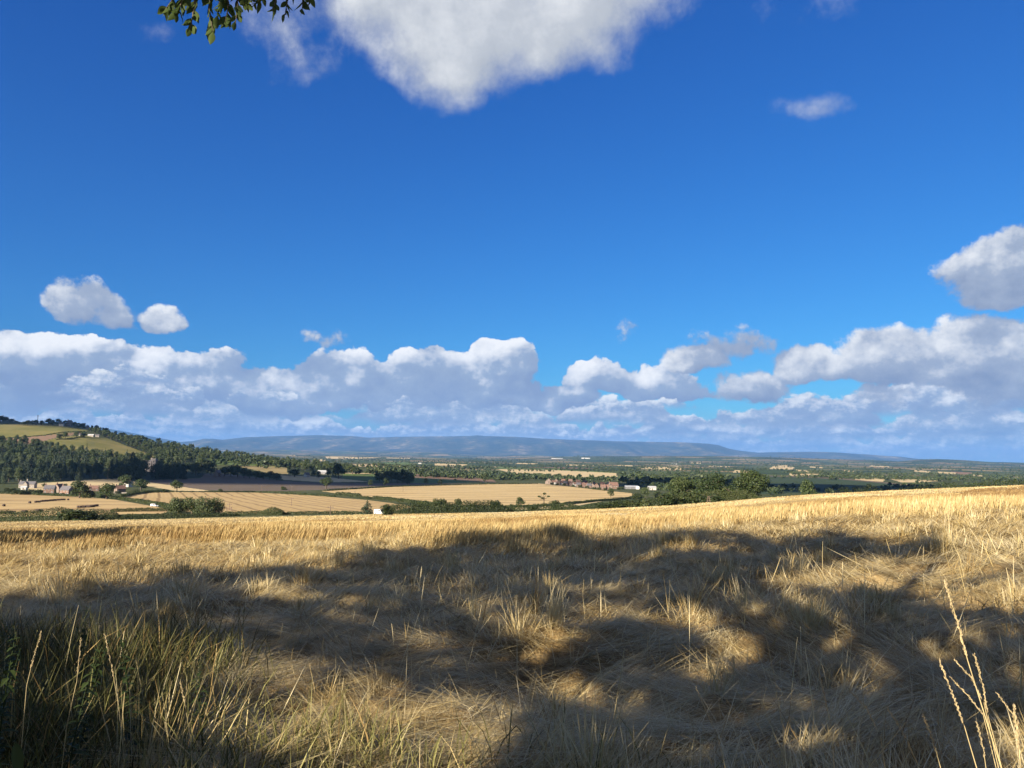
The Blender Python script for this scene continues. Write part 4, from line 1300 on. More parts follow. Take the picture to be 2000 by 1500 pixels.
e = gable_house('brick_house', 9, 7, 5.0, 3.2, M['brick'], M['slate'], 'red brick house with a white ground floor, left of the big dark tree', 'house', g); put(e, 130, 967, -0.15, s=0.74)
MB().box(-4.55, 4.55, -3.56, -3.5, -1, 1.5).build('white_plinth', M['render'], e)
e = gable_house('bungalow', 9, 7, 2.8, 3.0, M['brick2'], M['tile'], 'low brown bungalow showing only its tiled roof between trees', 'house', g, 1, 3, 1); put(e, 184, 959, 0.4, s=0.74)
e = gable_house('brick_house', 9, 7, 3.6, 3.4, M['brick'], M['tile'], 'pinkish gabled cottage behind a pale garden wall', 'house', g); put(e, 234, 961, 0.9, s=0.74)
e = gable_house('brick_house', 9, 7, 5.2, 3.2, M['render'], M['tile'], 'half hidden pale cottage behind the pinkish gabled cottage', 'house', g); put(e, 250, 951, -0.4, s=0.74)
e = gable_house('garden_shed', 4, 3, 2.0, 1.0, M['render'], M['metalroof'], 'tiny white shed in front of the stone farmhouse', 'shed', None, 0, 1, 1, True); put(e, 47, 957, 0.1)
X, Yd, Z = ground(230, 964, 200)[0]
w = MB().box(-6, 6, -0.2, 0.2, -0.8, 1.0).build('garden_wall', M['stone']); tag(w, 'low pale stone garden wall in front of the pinkish gabled cottage', 'wall'); w.location = (X, Yd, Z); w.rotation_euler = (0, 0, 0.25)

# hill buildings
g = 'buildings on the hill'
e = gable_house('hill_cottage', 9, 6, 4.5, 3.0, M['render'], M['slate'], 'small white cottage in the row of trees along the hilltop', 'house', g); put(e, 120, 832, 0.2)
e = tag(empty('tower_house', (0, 0, 0)), 'tall grey house with steep roofs among the hilltop trees', 'house', g)
MB().box(-6, 6, -4, 4, -2, 9).build('wall', M['manor'], e)
b = MB(); b.add([(-6.4, -4.4, 9), (6.4, -4.4, 9), (6.4, 4.4, 9), (-6.4, 4.4, 9), (-3, 0, 14), (3, 0, 14)], [(0, 1, 5, 4), (1, 2, 5), (2, 3, 4, 5), (3, 0, 4), (3, 2, 1, 0)]); rf = b.build('roof', M['slate'], e)
MB().box(-4.6, -3.4, -0.6, 0.6, 12, 16).build('chimney', M['brick2'], rf)
for wx in (-4, -1.3, 1.3, 4):
    for z in (1.2, 5.4): MB().box(wx - 0.6, wx + 0.6, -4.08, -4, z, z + 1.8).build('window', M['glass'], e)
put(e, 136, 833, 0.3)
e = gable_house('hill_cottage', 6, 5, 4.2, 4.0, M['render'], M['slate'], 'white gable end shining against the sky at the right end of the hilltop trees', 'house', g); put(e, 171, 838, 1.4)
e = gable_house('hill_farm', 15, 7, 3.6, 2.4, M['stone'], M['metalroof'], 'long low pale farm building below the skyline wood', 'farm building', g, 0, 5, 1); put(e, 178, 852.5, 0.0, s=0.75)
e = gable_house('hill_farm', 10, 7, 4.6, 2.8, M['stone'], M['slate'], 'taller stone farm building at the right end of the long low hill farm', 'farm building', g, 1, 3, 1); put(e, 190, 853.5, 0.3, s=0.7)
e = gable_house('hill_cottage', 5, 5, 4.0, 2.5, M['render'], M['slate'], 'tiny white hut left of the long low hill farm', 'house', g, 0, 1, 1); put(e, 155, 851, 0.0, s=0.6)
# radio mast
X, Yd, Z = ground(73, 829, 400)[0]
e = tag(empty('radio_mast', (X, Yd, Z)), 'thin dark mast standing up against the sky behind the hilltop trees', 'mast')
MB().tube([(0, 0, -1), (0, 0, 21)], [0.8, 0.55], 6).build('mast_shaft', M['steel'], e)
for z in (17.5, 19.5): MB().box(-1.4, 1.4, -0.4, 0.4, z, z + 0.9).build('antenna', M['steel'], e)

# battlemented manor in the wood
e = tag(empty('manor_house', (0, 0, 0)), 'grey battlemented stone manor half hidden by dark evergreens on the left hillside', 'manor')
def crenel(b, x0, x1, y0, y1, z):
    n = max(2, int((x1 - x0) / 1.6))
    for i in range(n):
        if i % 2 == 0:
            a = x0 + (x1 - x0) * i / n
            b.box(a, a + (x1 - x0) / n, y0 - 0.12, y0 + 0.3, z, z + 0.9)
    return b
b = MB().box(-9, 9, -6, 6, -6, 13); b.build('wall', M['manor'], e)
for (x0, x1, y0, y1, z) in ((-10, -5, -7.5, -3, 15.5), (4.5, 10.5, -8, -2.5, 18), (-2.2, 2.6, -7, -5, 14)):
    b = MB().box(x0, x1, y0, y1, -6, z); tw = b.build('tower', M['manor'], e)
    crenel(MB(), x0, x1, y0, y1, z).build('battlement', M['manor'], tw)
crenel(MB(), -5, 4.5, -6, 6, 13).build('battlement', M['manor'], e)
for wx, wy, z in ((-7.5, -7.58, 3), (-7.5, -7.58, 8), (-7.5, -7.58, 12), (7.5, -8.08, 3), (7.5, -8.08, 8), (7.5, -8.08, 13), (0.2, -7.08, 4), (0.2, -7.08, 9), (-3.6, -6.08, 4), (-3.6, -6.08, 9), (3.6, -6.08, 4), (3.6, -6.08, 9)):
    MB().box(wx - 0.7, wx + 0.7, wy, wy + 0.06, z, z + 2.2).build('window', M['glass'], e)
rf = MB(); rf.add([(-8, -5, 13.05), (8, -5, 13.05), (8, 5, 13.05), (-8, 5, 13.05), (-5, 0, 16), (5, 0, 16)], [(0, 1, 5, 4), (1, 2, 5), (2, 3, 4, 5), (3, 0, 4)]); rf = rf.build('roof', M['slate'], e)
MB().box(-3.4, -2.2, -0.6, 0.6, 14.5, 19).build('chimney', M['manor'], rf)
put(e, 298, 921, -0.25)

# lone houses and the farm in the middle
g = 'farmsteads in the valley'
e = gable_house('farmhouse', 7, 6, 5.5, 3.5, M['brick'], M['slate'], 'small red and white house squeezed between the dark trees above the ploughed field', 'house', g); put(e, 425, 931, 1.25)
MB().box(3.5, 3.58, -3.0, 3.0, -1, 5.4).build('white_gable', M['render'], e)
e = gable_house('farmhouse', 9, 7, 5.0, 3.4, M['render'], M['slate'], 'white farmhouse with a steep gable, left of the pale roofed barn', 'house', g); put(e, 599, 932, 0.9, s=0.8)
e = gable_house('barn', 18, 9, 5.0, 2.6, M['steel'], M['metalroof'], 'farm barn with a pale shining roof between dark trees', 'barn', g, 0, 3, 1); put(e, 630, 926, 0.05, s=0.8)
e = gable_house('farm_shed', 14, 6, 3.0, 1.6, M['render'], M['metalroof'], 'low white sheds in front of the trees right of the red field', 'shed', g, 0, 3, 1); put(e, 846, 928, 0.0)
e = gable_house('farmhouse', 9, 7, 4.5, 3.0, M['render'], M['slate'], 'white house on the far slope above the green field', 'house', g); put(e, 790, 898, 0.2)
e = gable_house('farm_shed', 16, 7, 3.6, 2.0, M['render'], M['metalroof'], 'low white roofed shed behind the round trees', 'shed', g, 0, 3, 1); put(e, 820, 906, 0.1)

# the village beyond the stubble
vp = [(1068, 945, 'end'), (1075, 946), (1082, 946), (1090, 947), (1097, 947), (1104, 948), (1110, 948), (1117, 949), (1124, 950), (1130, 951), (1137, 951), (1144, 952), (1150, 953), (1157, 953), (1165, 954), (1178, 956), (1185, 956), (1191, 955),
      (1100, 942.5), (1114, 943), (1129, 944.5), (1143, 946), (1160, 948), (1176, 950), (1190, 950), (1201, 952), (1072, 941.5), (1086, 942.5)]
kinds = [gable_house('village_house', 8.5, 7, 4.9, 3.4, M['brick'], M['tile'], 'x', 'house', None, 1, 2), gable_house('village_house', 8, 7, 5.0, 3.2, M['brick2'], M['slate'], 'x', 'house', None, 2, 2),
         gable_house('village_house', 9, 7, 4.8, 3.4, M['render'], M['tile'], 'x', 'house', None, 1, 3)]
vr = random.Random(5); usedk = set()
for i, v in enumerate(vp):
    k = vr.choice([0, 0, 0, 1, 1, 1, 2])
    o = kinds[k] if k not in usedk else copy_tree(kinds[k])
    usedk.add(k)
    row = 'village row facing the stubble' if i < 18 else 'village back row under the trees'
    tag(o, ['small red brick house in the %s', 'small brown brick house in the %s', 'small white rendered house in the %s'][k] % row, 'house',
        ['red houses', 'brown houses', 'white houses'][k] + ', ' + row)
    put(o, v[0], v[1], vr.choice([0.1, 0.2, 1.5, 1.7, -0.1]), s=0.66)
for k in range(3):
    if k not in usedk:
        for c in list(kinds[k].children_recursive) + [kinds[k]]: bpy.data.objects.remove(c)
e = gable_house('big_house', 14, 10, 6, 5, M['brick2'], M['tile'], 'largest brown roofed building at the right end of the village', 'house'); put(e, 1198, 955, 0.25, s=0.72)
e = gable_house('warehouse', 22, 12, 4.0, 1.6, M['steel'], M['metalroof'], 'long white roofed shed right of the village', 'warehouse', None, 0, 4, 1); put(e, 1233, 955, 0.0, s=0.7)
MB().box(7, 12.5, -7.2, -6.1, -1, 4.6).build('white_porch', M['white'], e)
e = gable_house('farm_shed', 9, 6, 3.0, 1.4, M['render'], M['metalroof'], 'small white shed between the round trees right of the long shed', 'shed', None, 0, 2, 1); put(e, 1273, 957, 0.1)
# distant white buildings
for px, py, wpx, hpx, lb in ((1088, 896, 22, 0.9, 'very long low white building far away below the ridge'), (1144, 896, 16, 1.7, 'white industrial block far away, right of the very long low building'),
                             (1317, 907, 10, 1.2, 'pale farm building on the far wooded slope')):
    Gp = ground(px, py, 2000)[0]; sc_x = wpx * Gp[1] / F; hh = hpx * Gp[1] / F
    e = gable_house('warehouse', sc_x, sc_x * 0.3, hh, hh * 0.2, M['render'], M['metalroof'], lb, 'warehouse', 'far white buildings', 0, 4, 1); e.location = Gp
    e.rotation_euler = (0, 0, 0.05)

# vehicles
def wheel(e, x, y, r=0.34):
    w = MB().tube([(x, y - 0.1, r), (x, y + 0.1, r)], [r, r], 12).build('wheel', M['tyre'], e)
    MB().tube([(x, y - 0.115, r), (x, y + 0.115, r)], [r * 0.55, r * 0.55], 10).build('rim', M['steel'], w)


def van(label, L=4.9, H=2.1, Wd=1.9, nose=1.1):
    e = tag(empty('parked_van', (0, 0, 0)), label, 'van')
    x = L / 2; y = Wd / 2
    prof = [(-x, 0.35), (-x, H - 0.1), (-x + 0.15, H), (x - nose - 0.75, H), (x - nose, H - 0.85), (x - 0.1, H - 1.05), (x, H - 1.25), (x, 0.35)]
    b = MB(); n = len(prof)
    b.add([(p, -y, q) for p, q in prof] + [(p, y, q) for p, q in prof], [tuple(range(n))[::-1], tuple(range(n, 2 * n))] + [(i, (i + 1) % n, n + (i + 1) % n, n + i) for i in range(n)])
    b.build('body', M['white'], e)
    b = MB(); b.add([(x - nose - 0.72, -y + 0.1, H - 0.02), (x - nose - 0.72, y - 0.1, H - 0.02), (x - nose + 0.03, y - 0.1, H - 0.83), (x - nose + 0.03, -y + 0.1, H - 0.83)], [(0, 1, 2, 3)]); b.build('windscreen', M['glass'], e)
    for s in (-1, 1):
        yy = s * (y + 0.01)
        MB().box(x - nose - 1.6, x - nose - 0.65, min(yy, yy + s * .01), max(yy, yy + s * .01), H - 0.75, H - 0.18).build('side_window', M['glass'], e)
        for wx in (-x + 0.9, x - 0.9): wheel(e, wx, s * (y - 0.08))
        MB().box(x - 0.02, x + 0.03, s * 0.62 - 0.16, s * 0.62 + 0.16, 0.72, 0.9).build('headlight', M['metalroof'], e)
    return e


e = van('white van parked between the conical evergreen and the round shrub, half sunk behind the crest'); put(e, 742, 1004.5, -0.5, Y=216, s=0.66)
e = van('white car like van on the green track between the bale field and the willows', 4.2, 1.6, 1.75, 1.2); put(e, 302, 989.5, 0.1, s=0.7)

# poles
def pole(px, base, h, label, cross=True, group='poles across the fields'):
    X, Yd, Z = ground(px, base, 160)[0]; hh = h * Yd / F
    e = tag(empty('utility_pole', (X, Yd, Z)), label, 'pole', group)
    rr = max(0.13, Yd * 0.00022)
    MB().tube([(0, 0, -0.5), (0, 0, hh)], [rr, rr * 0.75], 7).build('post', M['wood'], e)
    if cross:
        ca = MB().box(-0.9, 0.9, -0.07, 0.07, hh - 0.55, hh - 0.4).build('crossarm', M['wood'], e)
        for x in (-0.75, 0, 0.75): MB().tube([(x, 0, hh - 0.4), (x, 0, hh - 0.2)], [0.05, 0.06], 6).build('insulator', M['glass'], ca)
    return e


for px, by, h, lb in [(511, 957, 9, 'wooden pole against the ploughed field, left one'), (570, 958, 9, 'wooden pole left of the broad dark tree'), (693, 967, 9, 'pole at the left tip of the large stubble field'),
                      (787, 961, 10, 'pole standing in the far part of the large stubble field'), (569, 988, 16, 'pole in the middle of the diagonal stubble field'), (645, 1005, 17, 'pole at the low hedge left of the conical evergreen'),
                      (448, 996, 13, 'pole beside the dark gate, right of the willow clump'), (210, 937, 20, 'tall pale pole at the foot of the dense wood'), (229, 996, 5, 'short post in the bale field')]:
    pole(px, by, h, lb, h > 6)
X, Yd, Z = ground(447, 998, 200)[0]
e = tag(empty('field_gate', (X, Yd, Z)), 'small dark gate at the bottom of the diagonal stubble field', 'gate')
for x in (-0.9, 0.9): MB().box(x - 0.1, x + 0.1, -0.1, 0.1, -0.3, 1.5).build('gate_post', M['wood'], e)
b = MB()
for z in (0.25, 0.55, 0.85, 1.15): b.box(-0.8, 0.8, -0.03, 0.03, z, z + 0.13)
b.build('gate_bars', M['wood'], e)
# leaning brown post pair by the big trees
u, m_ = ray(1384, 976); Yd = 196
e = tag(empty('wooden_stile', (u * Yd, Yd, float(height(u * Yd, Yd, False)))), 'brown wooden stile in the shade under the big trees at the field edge', 'stile')
for x, ln in ((-0.45, 0.35), (0.45, -0.35)): MB().tube([(x, 0, -0.2), (x + ln, 0, 1.7)], [0.09, 0.07], 6).build('stile_post', M['wood'], e)
for z in (0.5, 0.95): MB().box(-0.5, 0.5, -0.16, 0.16, z, z + 0.07).build('step', M['wood'], e)

# hay bales
def bale_mesh():
    b = MB(); prof = [(-0.62, 0.05), (-0.62, 0.52), (-0.56, 0.61), (-0.2, 0.635), (0.2, 0.635), (0.56, 0.61), (0.62, 0.52), (0.62, 0.05)]; n = 14
    vs = []; fs = []
    for x, r0 in prof:
        for j in range(n):
            a = 2 * math.pi * j / n; vs.append((x, r0 * math.cos(a), 0.60 + r0 * math.sin(a)))
    for i in range(len(prof) - 1):
        for j in range(n): fs.append((i * n + j, i * n + (j + 1) % n, (i + 1) * n + (j + 1) % n, (i + 1) * n + j))
    fs += [tuple(range(n)), tuple(range((len(prof) - 1) * n, len(prof) * n))[::-1]]
    b.add(vs, fs)
    return b.data('hay_bale', M['bale'], False)


bm_ = bale_mesh()
rows = [([(58, 983), (69.5, 982), (72, 981.5), (74.5, 981.5), (77, 981.5), (80.5, 980.5), (83, 980), (85.5, 980), (88, 979.7), (90.5, 979.5), (93, 979.5), (96.5, 979), (99, 978.7), (101.5, 978.5), (104, 978.3), (106.5, 978), (109, 978), (112.5, 977.5), (115, 977.5), (118, 977.2), (121, 977), (123.5, 977), (126, 977)], 'dark wrapped bale in the long upper row across the stubble field', 'bales in the long row'),
        ([(133, 977)], 'single dark bale just past the right end of the long upper row', None), ([(7.5, 989)], 'single dark bale alone at the left side of the stubble field', None),
        ([(153, 992), (156, 992), (161.5, 991.5), (165, 991.5), (170, 990.8), (173, 991), (175.5, 991), (179, 990.5), (183, 990.3), (186.5, 989.3), (189.5, 989)], 'dark bale in the loose lower row right of the large round hedge shrub', 'bales in the loose lower row'),
        ([(45, 1001.5), (47.7, 1001.5), (50.5, 1001.3)], 'dark bale in the tight group of three near the hedge', 'three bales near the hedge'), ([(64.5, 1003)], 'single dark bale nearest the hedge', None),
        ([(72, 999.3), (74.7, 999.3), (78, 999), (80.8, 999)], 'dark bale in the two pairs above the hedge', 'two pairs of bales'),
        ([(3, 1003.5), (7, 1003.5), (11, 1003.3), (15, 1003.3), (20, 1003), (24, 1003), (28, 1003)], 'dark bale peeping over the thick near hedge at the left edge', 'bales behind the near hedge')]
for pts, lb, gp in rows:
    for p in pts:
        X, Yd, Z = ground(p[0], p[1], 215)[0]
        o = link('hay_bale', bm_); o.location = (X, Yd, Z); o.scale = (0.72, 0.72, 0.72); o.rotation_euler = (0, 0, random.uniform(-0.5, 0.5)); tag(o, lb, 'hay bale', gp)
# ------------------------------------------------------------------ the crop: every stem a narrow ribbon
def straw_mat():
    m, nt, out = new_mat('straw stems')
    t = attr(nt, 'tone'); g = attr(nt, 'green')
    st = ramp(nt, t, [(0.0, (0.60, 0.52, 0.315)), (0.3, (0.46, 0.365, 0.165)), (0.65, (0.325, 0.226, 0.086)), (1.0, (0.17, 0.102, 0.036))])
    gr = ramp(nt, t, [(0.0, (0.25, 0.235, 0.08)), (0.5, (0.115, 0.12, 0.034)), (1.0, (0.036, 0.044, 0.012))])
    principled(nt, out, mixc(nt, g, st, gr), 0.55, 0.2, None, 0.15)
    return m


M['straw'] = straw_mat()


def blades(name, X, Y, length, lean0, lean1, theta, width, tone, green, profile=(1.0, 1.0, 0.8, 0.15), z0=None, mat=None, r=rng):
    n = len(X)
    Z = height(X, Y) if z0 is None else z0
    dirx, diry = np.cos(theta), np.sin(theta)
    flat = np.clip((lean0 + lean1) / 2, 0, 1.4) / 1.4
    al = np.where(r.random(n) < 0.35 + 0.6 * flat, theta + math.pi / 2 + r.normal(0, 0.45, n), r.uniform(0, math.pi, n))
    sx, sy = np.cos(al), np.sin(al)
    px, py, pz = X.copy(), Y.copy(), Z - 0.02
    V = np.empty((n, 8, 3), np.float32)
    for k in range(4):
        if k:
            ph = lean0 + (lean1 - lean0) * ((k - 0.5) / 3.0)
            seg = length / 3.0
            px = px + seg * np.sin(ph) * dirx; py = py + seg * np.sin(ph) * diry; pz = pz + seg * np.cos(ph)
            zg = height(px, py); pz = np.maximum(pz, zg + 0.006 + 0.03 * r.random(n))
        w = width * profile[k] * 0.5
        V[:, 2 * k, 0] = px - sx * w; V[:, 2 * k, 1] = py - sy * w; V[:, 2 * k, 2] = pz
        V[:, 2 * k + 1, 0] = px + sx * w; V[:, 2 * k + 1, 1] = py + sy * w; V[:, 2 * k + 1, 2] = pz
    base = (np.arange(n) * 8)[:, None, None]
    f = np.array([[0, 1, 3, 2], [2, 3, 5, 4], [4, 5, 7, 6]])[None]
    fq = (base + f).reshape(-1, 4)
    me = mesh_np(name, V.reshape(-1, 3), fq, mat or M['straw'], False, {'tone': np.repeat(np.clip(tone, 0, 1), 8), 'green': np.repeat(np.clip(green, 0, 1), 8)})
    o = link(name, me); o['kind'] = 'stuff'
    return o


def spread(n, y0, y1, power, margin=1.2, umax=0.74, r=rng):
    """points over the view's ground wedge; power 1 = even per area, less = denser nearby"""
    t = r.random(n)
    k = power + 1.0
    Y = (y0 ** k + t * (y1 ** k - y0 ** k)) ** (1 / k)
    X = r.uniform(-1, 1, n) * (umax * Y + margin)
    return X, Y


def standing(X, Y):
    """0 = beaten flat, 1 = still upright"""
    a = fbm(X * 0.16 + 4, Y * 0.11, 91, 3); b = fbm(X * 0.55, Y * 0.4 + 7, 95, 3)
    s = 0.62 * a + 0.38 * b
    band = sst(24, 34, Y - 0.25 * X) * (1 - 0.85 * sst(55, 110, Y))
    leftflat = sst(-4, -16, X) * sst(60, 30, Y) * 0.10
    return np.clip((s - 0.57 + 0.18 * band - leftflat) * 7, 0, 1)


def flow(X, Y):
    return 0.25 + 3.6 * (fbm(X * 0.30 + 2, Y * 0.24, 101, 2) - 0.5) + 2.6 * (fbm(X * 1.1, Y * 0.9, 111, 2) - 0.5)


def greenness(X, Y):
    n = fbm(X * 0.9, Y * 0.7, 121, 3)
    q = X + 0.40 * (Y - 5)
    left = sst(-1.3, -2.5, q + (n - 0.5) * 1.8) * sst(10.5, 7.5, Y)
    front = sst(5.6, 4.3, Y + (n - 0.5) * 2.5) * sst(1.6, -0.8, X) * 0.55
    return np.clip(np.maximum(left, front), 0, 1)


def mats(X, Y, size, seed):
    """direction and shade of the beaten mats: every mat of stems fell its own way"""
    gx, gy = X / size + 0.5 * fbm(X * 1.7, Y * 1.7, seed + 3, 2), Y / size + 0.5 * fbm(X * 1.7, Y * 1.7, seed + 7, 2)
    best = np.full(len(X), 9.0); bi = np.zeros(len(X)); bj = np.zeros(len(X))
    ix, iy = np.floor(gx), np.floor(gy)
    for dx_ in (-1, 0, 1):
        for dy_ in (-1, 0, 1):
            cx_, cy_ = ix + dx_, iy + dy_
            d = (gx - cx_ - _hash(cx_, cy_, seed)) ** 2 + (gy - cy_ - _hash(cx_, cy_, seed + 1)) ** 2
            k_ = d < best
            best = np.where(k_, d, best); bi = np.where(k_, cx_, bi); bj = np.where(k_, cy_, bj)
    return _hash(bi, bj, seed + 2) * 2 * math.pi, _hash(bi, bj, seed + 4), np.sqrt(best)


# beaten straw near the viewer: stiff stems lying across each other
X, Y = spread(430000, 3.2, 36, 0.1)
st_ = standing(X, Y); gz = greenness(X, Y)
k = (rng.random(len(X)) > 0.85 * gz) & (rng.random(len(X)) > 0.5 * sst(0.44, 0.34, fbm(X * 1.25, Y * 1.05, 181, 3)))
X, Y, st_, gz = X[k], Y[k], st_[k], gz[k]
n = len(X); up_ = rng.random(n) < 0.025 + 0.28 * st_
sz = np.where(rng.random(n) < 0.5, 0, 1)
t1, s1, d1 = mats(X, Y, 0.95, 301); t2, s2, d2 = mats(X, Y, 0.42, 331)
th = (np.where(rng.random(n) < 0.65, t1, t2) - math.pi) * 0.30 + flow(X, Y) + math.pi * (s2 > 0.62) + rng.normal(0, 0.22, n)
th = np.where(rng.random(n) < 0.10, rng.uniform(0, 6.28, n), th)
ln = rng.uniform(0.28, 0.85, n) * np.where(rng.random(n) < 0.3, 0.6, 1.0)
l0 = np.where(up_, rng.uniform(0.05, 0.7, n), rng.uniform(1.12, 1.56, n)); l1 = np.where(up_, l0 + rng.uniform(0.1, 0.9, n), l0 + rng.uniform(0.0, 0.35, n))
ln = np.where(up_, ln * (0.45 + 0.45 * st_), ln)
tone = 0.30 + 0.16 * sst(15, 24, Y) + 0.24 * rng.normal(size=n) + 0.30 * (s1 - 0.5) + 0.22 * (fbm(X * 0.5, Y * 0.35, 131, 3) - 0.45) + 0.1 * st_
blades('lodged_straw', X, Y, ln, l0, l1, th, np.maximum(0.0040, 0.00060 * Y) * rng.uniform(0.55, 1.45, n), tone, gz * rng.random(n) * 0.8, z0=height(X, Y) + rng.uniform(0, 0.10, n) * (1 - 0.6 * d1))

# tussocks that still stand, near
ctr = 210
CX, CY = spread(ctr, 3.6, 36, 0.5)
per = rng.integers(40, 150, ctr)
cx_ = np.repeat(CX, per); cy_ = np.repeat(CY, per); n = len(cx_)
a = rng.uniform(0, 2 * math.pi, n); rr = np.abs(rng.normal(0, 0.11, n)) * np.repeat(rng.uniform(0.5, 2.0, ctr), per)
X, Y = cx_ + rr * np.cos(a), cy_ + rr * np.sin(a)
hs = np.repeat(rng.uniform(0.22, 0.62, ctr), per) * rng.uniform(0.5, 1.2, n)
gz = greenness(X, Y)
bend = np.repeat(rng.uniform(0.2, 1.0, ctr), per)
th = np.where(rng.random(n) < 0.55, a, np.repeat(rng.uniform(0, 6.28, ctr), per) + rng.normal(0, 0.5, n))
l0 = rng.uniform(0.0, 0.55, n)
blades('straw_tussocks', X, Y, hs, l0, l0 + rng.uniform(0.0, 0.9, n) * bend, th, np.maximum(0.0040, 0.0006 * Y) * rng.uniform(0.55, 1.4, n),
       0.27 + 0.24 * rng.normal(size=n) + np.repeat(rng.normal(0, 0.14, ctr), per), gz * rng.random(n))
# single stiff stalks sticking out of the mats
X, Y = spread(900, 3.4, 20, 0.3); n = len(X)
l0 = rng.uniform(0.0, 1.0, n)
blades('stray_straws', X, Y, rng.uniform(0.3, 0.75, n), l0, l0 + rng.normal(0, 0.12, n), rng.uniform(0, 6.28, n), np.maximum(0.0045, 0.0008 * Y) * rng.uniform(0.8, 1.3, n), 0.10 + 0.16 * rng.normal(size=n), np.zeros(n), (1, 0.95, 0.9, 0.5))

# the standing crop, middle distance
X, Y = spread(520000, 17, 120, 0.05, 3.0)
st_ = standing(X, Y)
k = rng.random(len(X)) < 0.30 + 0.70 * st_
X, Y, st_ = X[k], Y[k], st_[k]; n = len(X)
fl = rng.random(n) > st_
ln = np.where(fl, rng.uniform(0.3, 0.75, n), rng.uniform(0.4, 0.85, n) * (0.45 + 0.5 * st_)) * (1 - 0.68 * sst(40, 105, Y))
l0 = np.where(fl, rng.uniform(0.8, 1.3, n), rng.uniform(0.0, 0.25, n)); l1 = np.where(fl, rng.uniform(1.3, 1.7, n), rng.uniform(0.15, 0.75, n))
th = np.where(fl, flow(X, Y), 0.5 + 1.4 * (fbm(X * 0.1, Y * 0.1, 141, 2) - 0.5)) + rng.normal(0, 0.4, n)
qx, qy = project(X, Y, height(X, Y))
brown = inpoly(qx, qy, [(1842, 984), (1880, 962), (1905, 955), (2300, 935), (2300, 975), (2000, 984), (1930, 990)]) & (rng.random(n) < 0.85)
tone = np.where(fl, 0.34, 0.62) + 0.17 * rng.normal(size=n) + 0.9 * (fbm(X * 0.09, Y * 0.05, 151, 3) - 0.5) + 0.55 * brown
blades('standing_crop', X, Y, ln, l0, l1, th, np.maximum(0.008, 0.00047 * Y) * rng.uniform(0.6, 1.4, n), tone, np.zeros(n), (0.8, 0.9, 1.25, 0.3))
# far part of the field, up to the hedge
X, Y = spread(90000, 110, 215, 0.3, 3.0)
st_ = standing(X * 0.6, Y * 0.6); n = len(X)
ln = rng.uniform(0.08, 0.26, n); fl = rng.random(n) > 0.12 + 0.5 * st_
qx, qy = project(X, Y, height(X, Y))
brown = inpoly(qx, qy, [(1842, 984), (1880, 962), (1905, 955), (2300, 935), (2300, 975), (2000, 984), (1930, 990)]) & (rng.random(n) < 0.85)
rows_ = np.sin((0.94 * X - 0.34 * Y + 6 * fbm(X * 0.02, Y * 0.02, 171, 2)) * 0.42) > 0.86
tone = np.where(fl, 0.34, 0.52) + 0.15 * rng.normal(size=n) + 1.0 * (fbm(X * 0.05, Y * 0.02, 161, 3) - 0.5) + 0.60 * brown + 0.22 * (rows_ & (X > 5))
blades('far_crop', X, Y, ln, np.where(fl, 0.8, 0.1), np.where(fl, 1.4, 0.5), 0.5 + rng.normal(0, 0.6, n), 0.00055 * Y * rng.uniform(0.6, 1.4, n), tone, np.zeros(n), (0.8, 0.9, 1.2, 0.3))

# green verge grass, lower left and along the bottom
X, Y = spread(90000, 2.6, 14, -0.3, 1.4)
gz = greenness(X, Y); k = rng.random(len(X)) < gz
X, Y, gz = X[k], Y[k], gz[k]; n = len(X)
side = sst(-1.0, -3.2, X)
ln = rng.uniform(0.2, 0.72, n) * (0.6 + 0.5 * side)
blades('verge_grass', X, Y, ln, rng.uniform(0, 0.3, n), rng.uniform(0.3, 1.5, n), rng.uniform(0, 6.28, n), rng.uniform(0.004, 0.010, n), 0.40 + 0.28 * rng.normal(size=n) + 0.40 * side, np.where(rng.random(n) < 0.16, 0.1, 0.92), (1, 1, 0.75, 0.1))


# ------------------------------------------------------------------ tall seed stalks that one can tell apart
STALKS = []


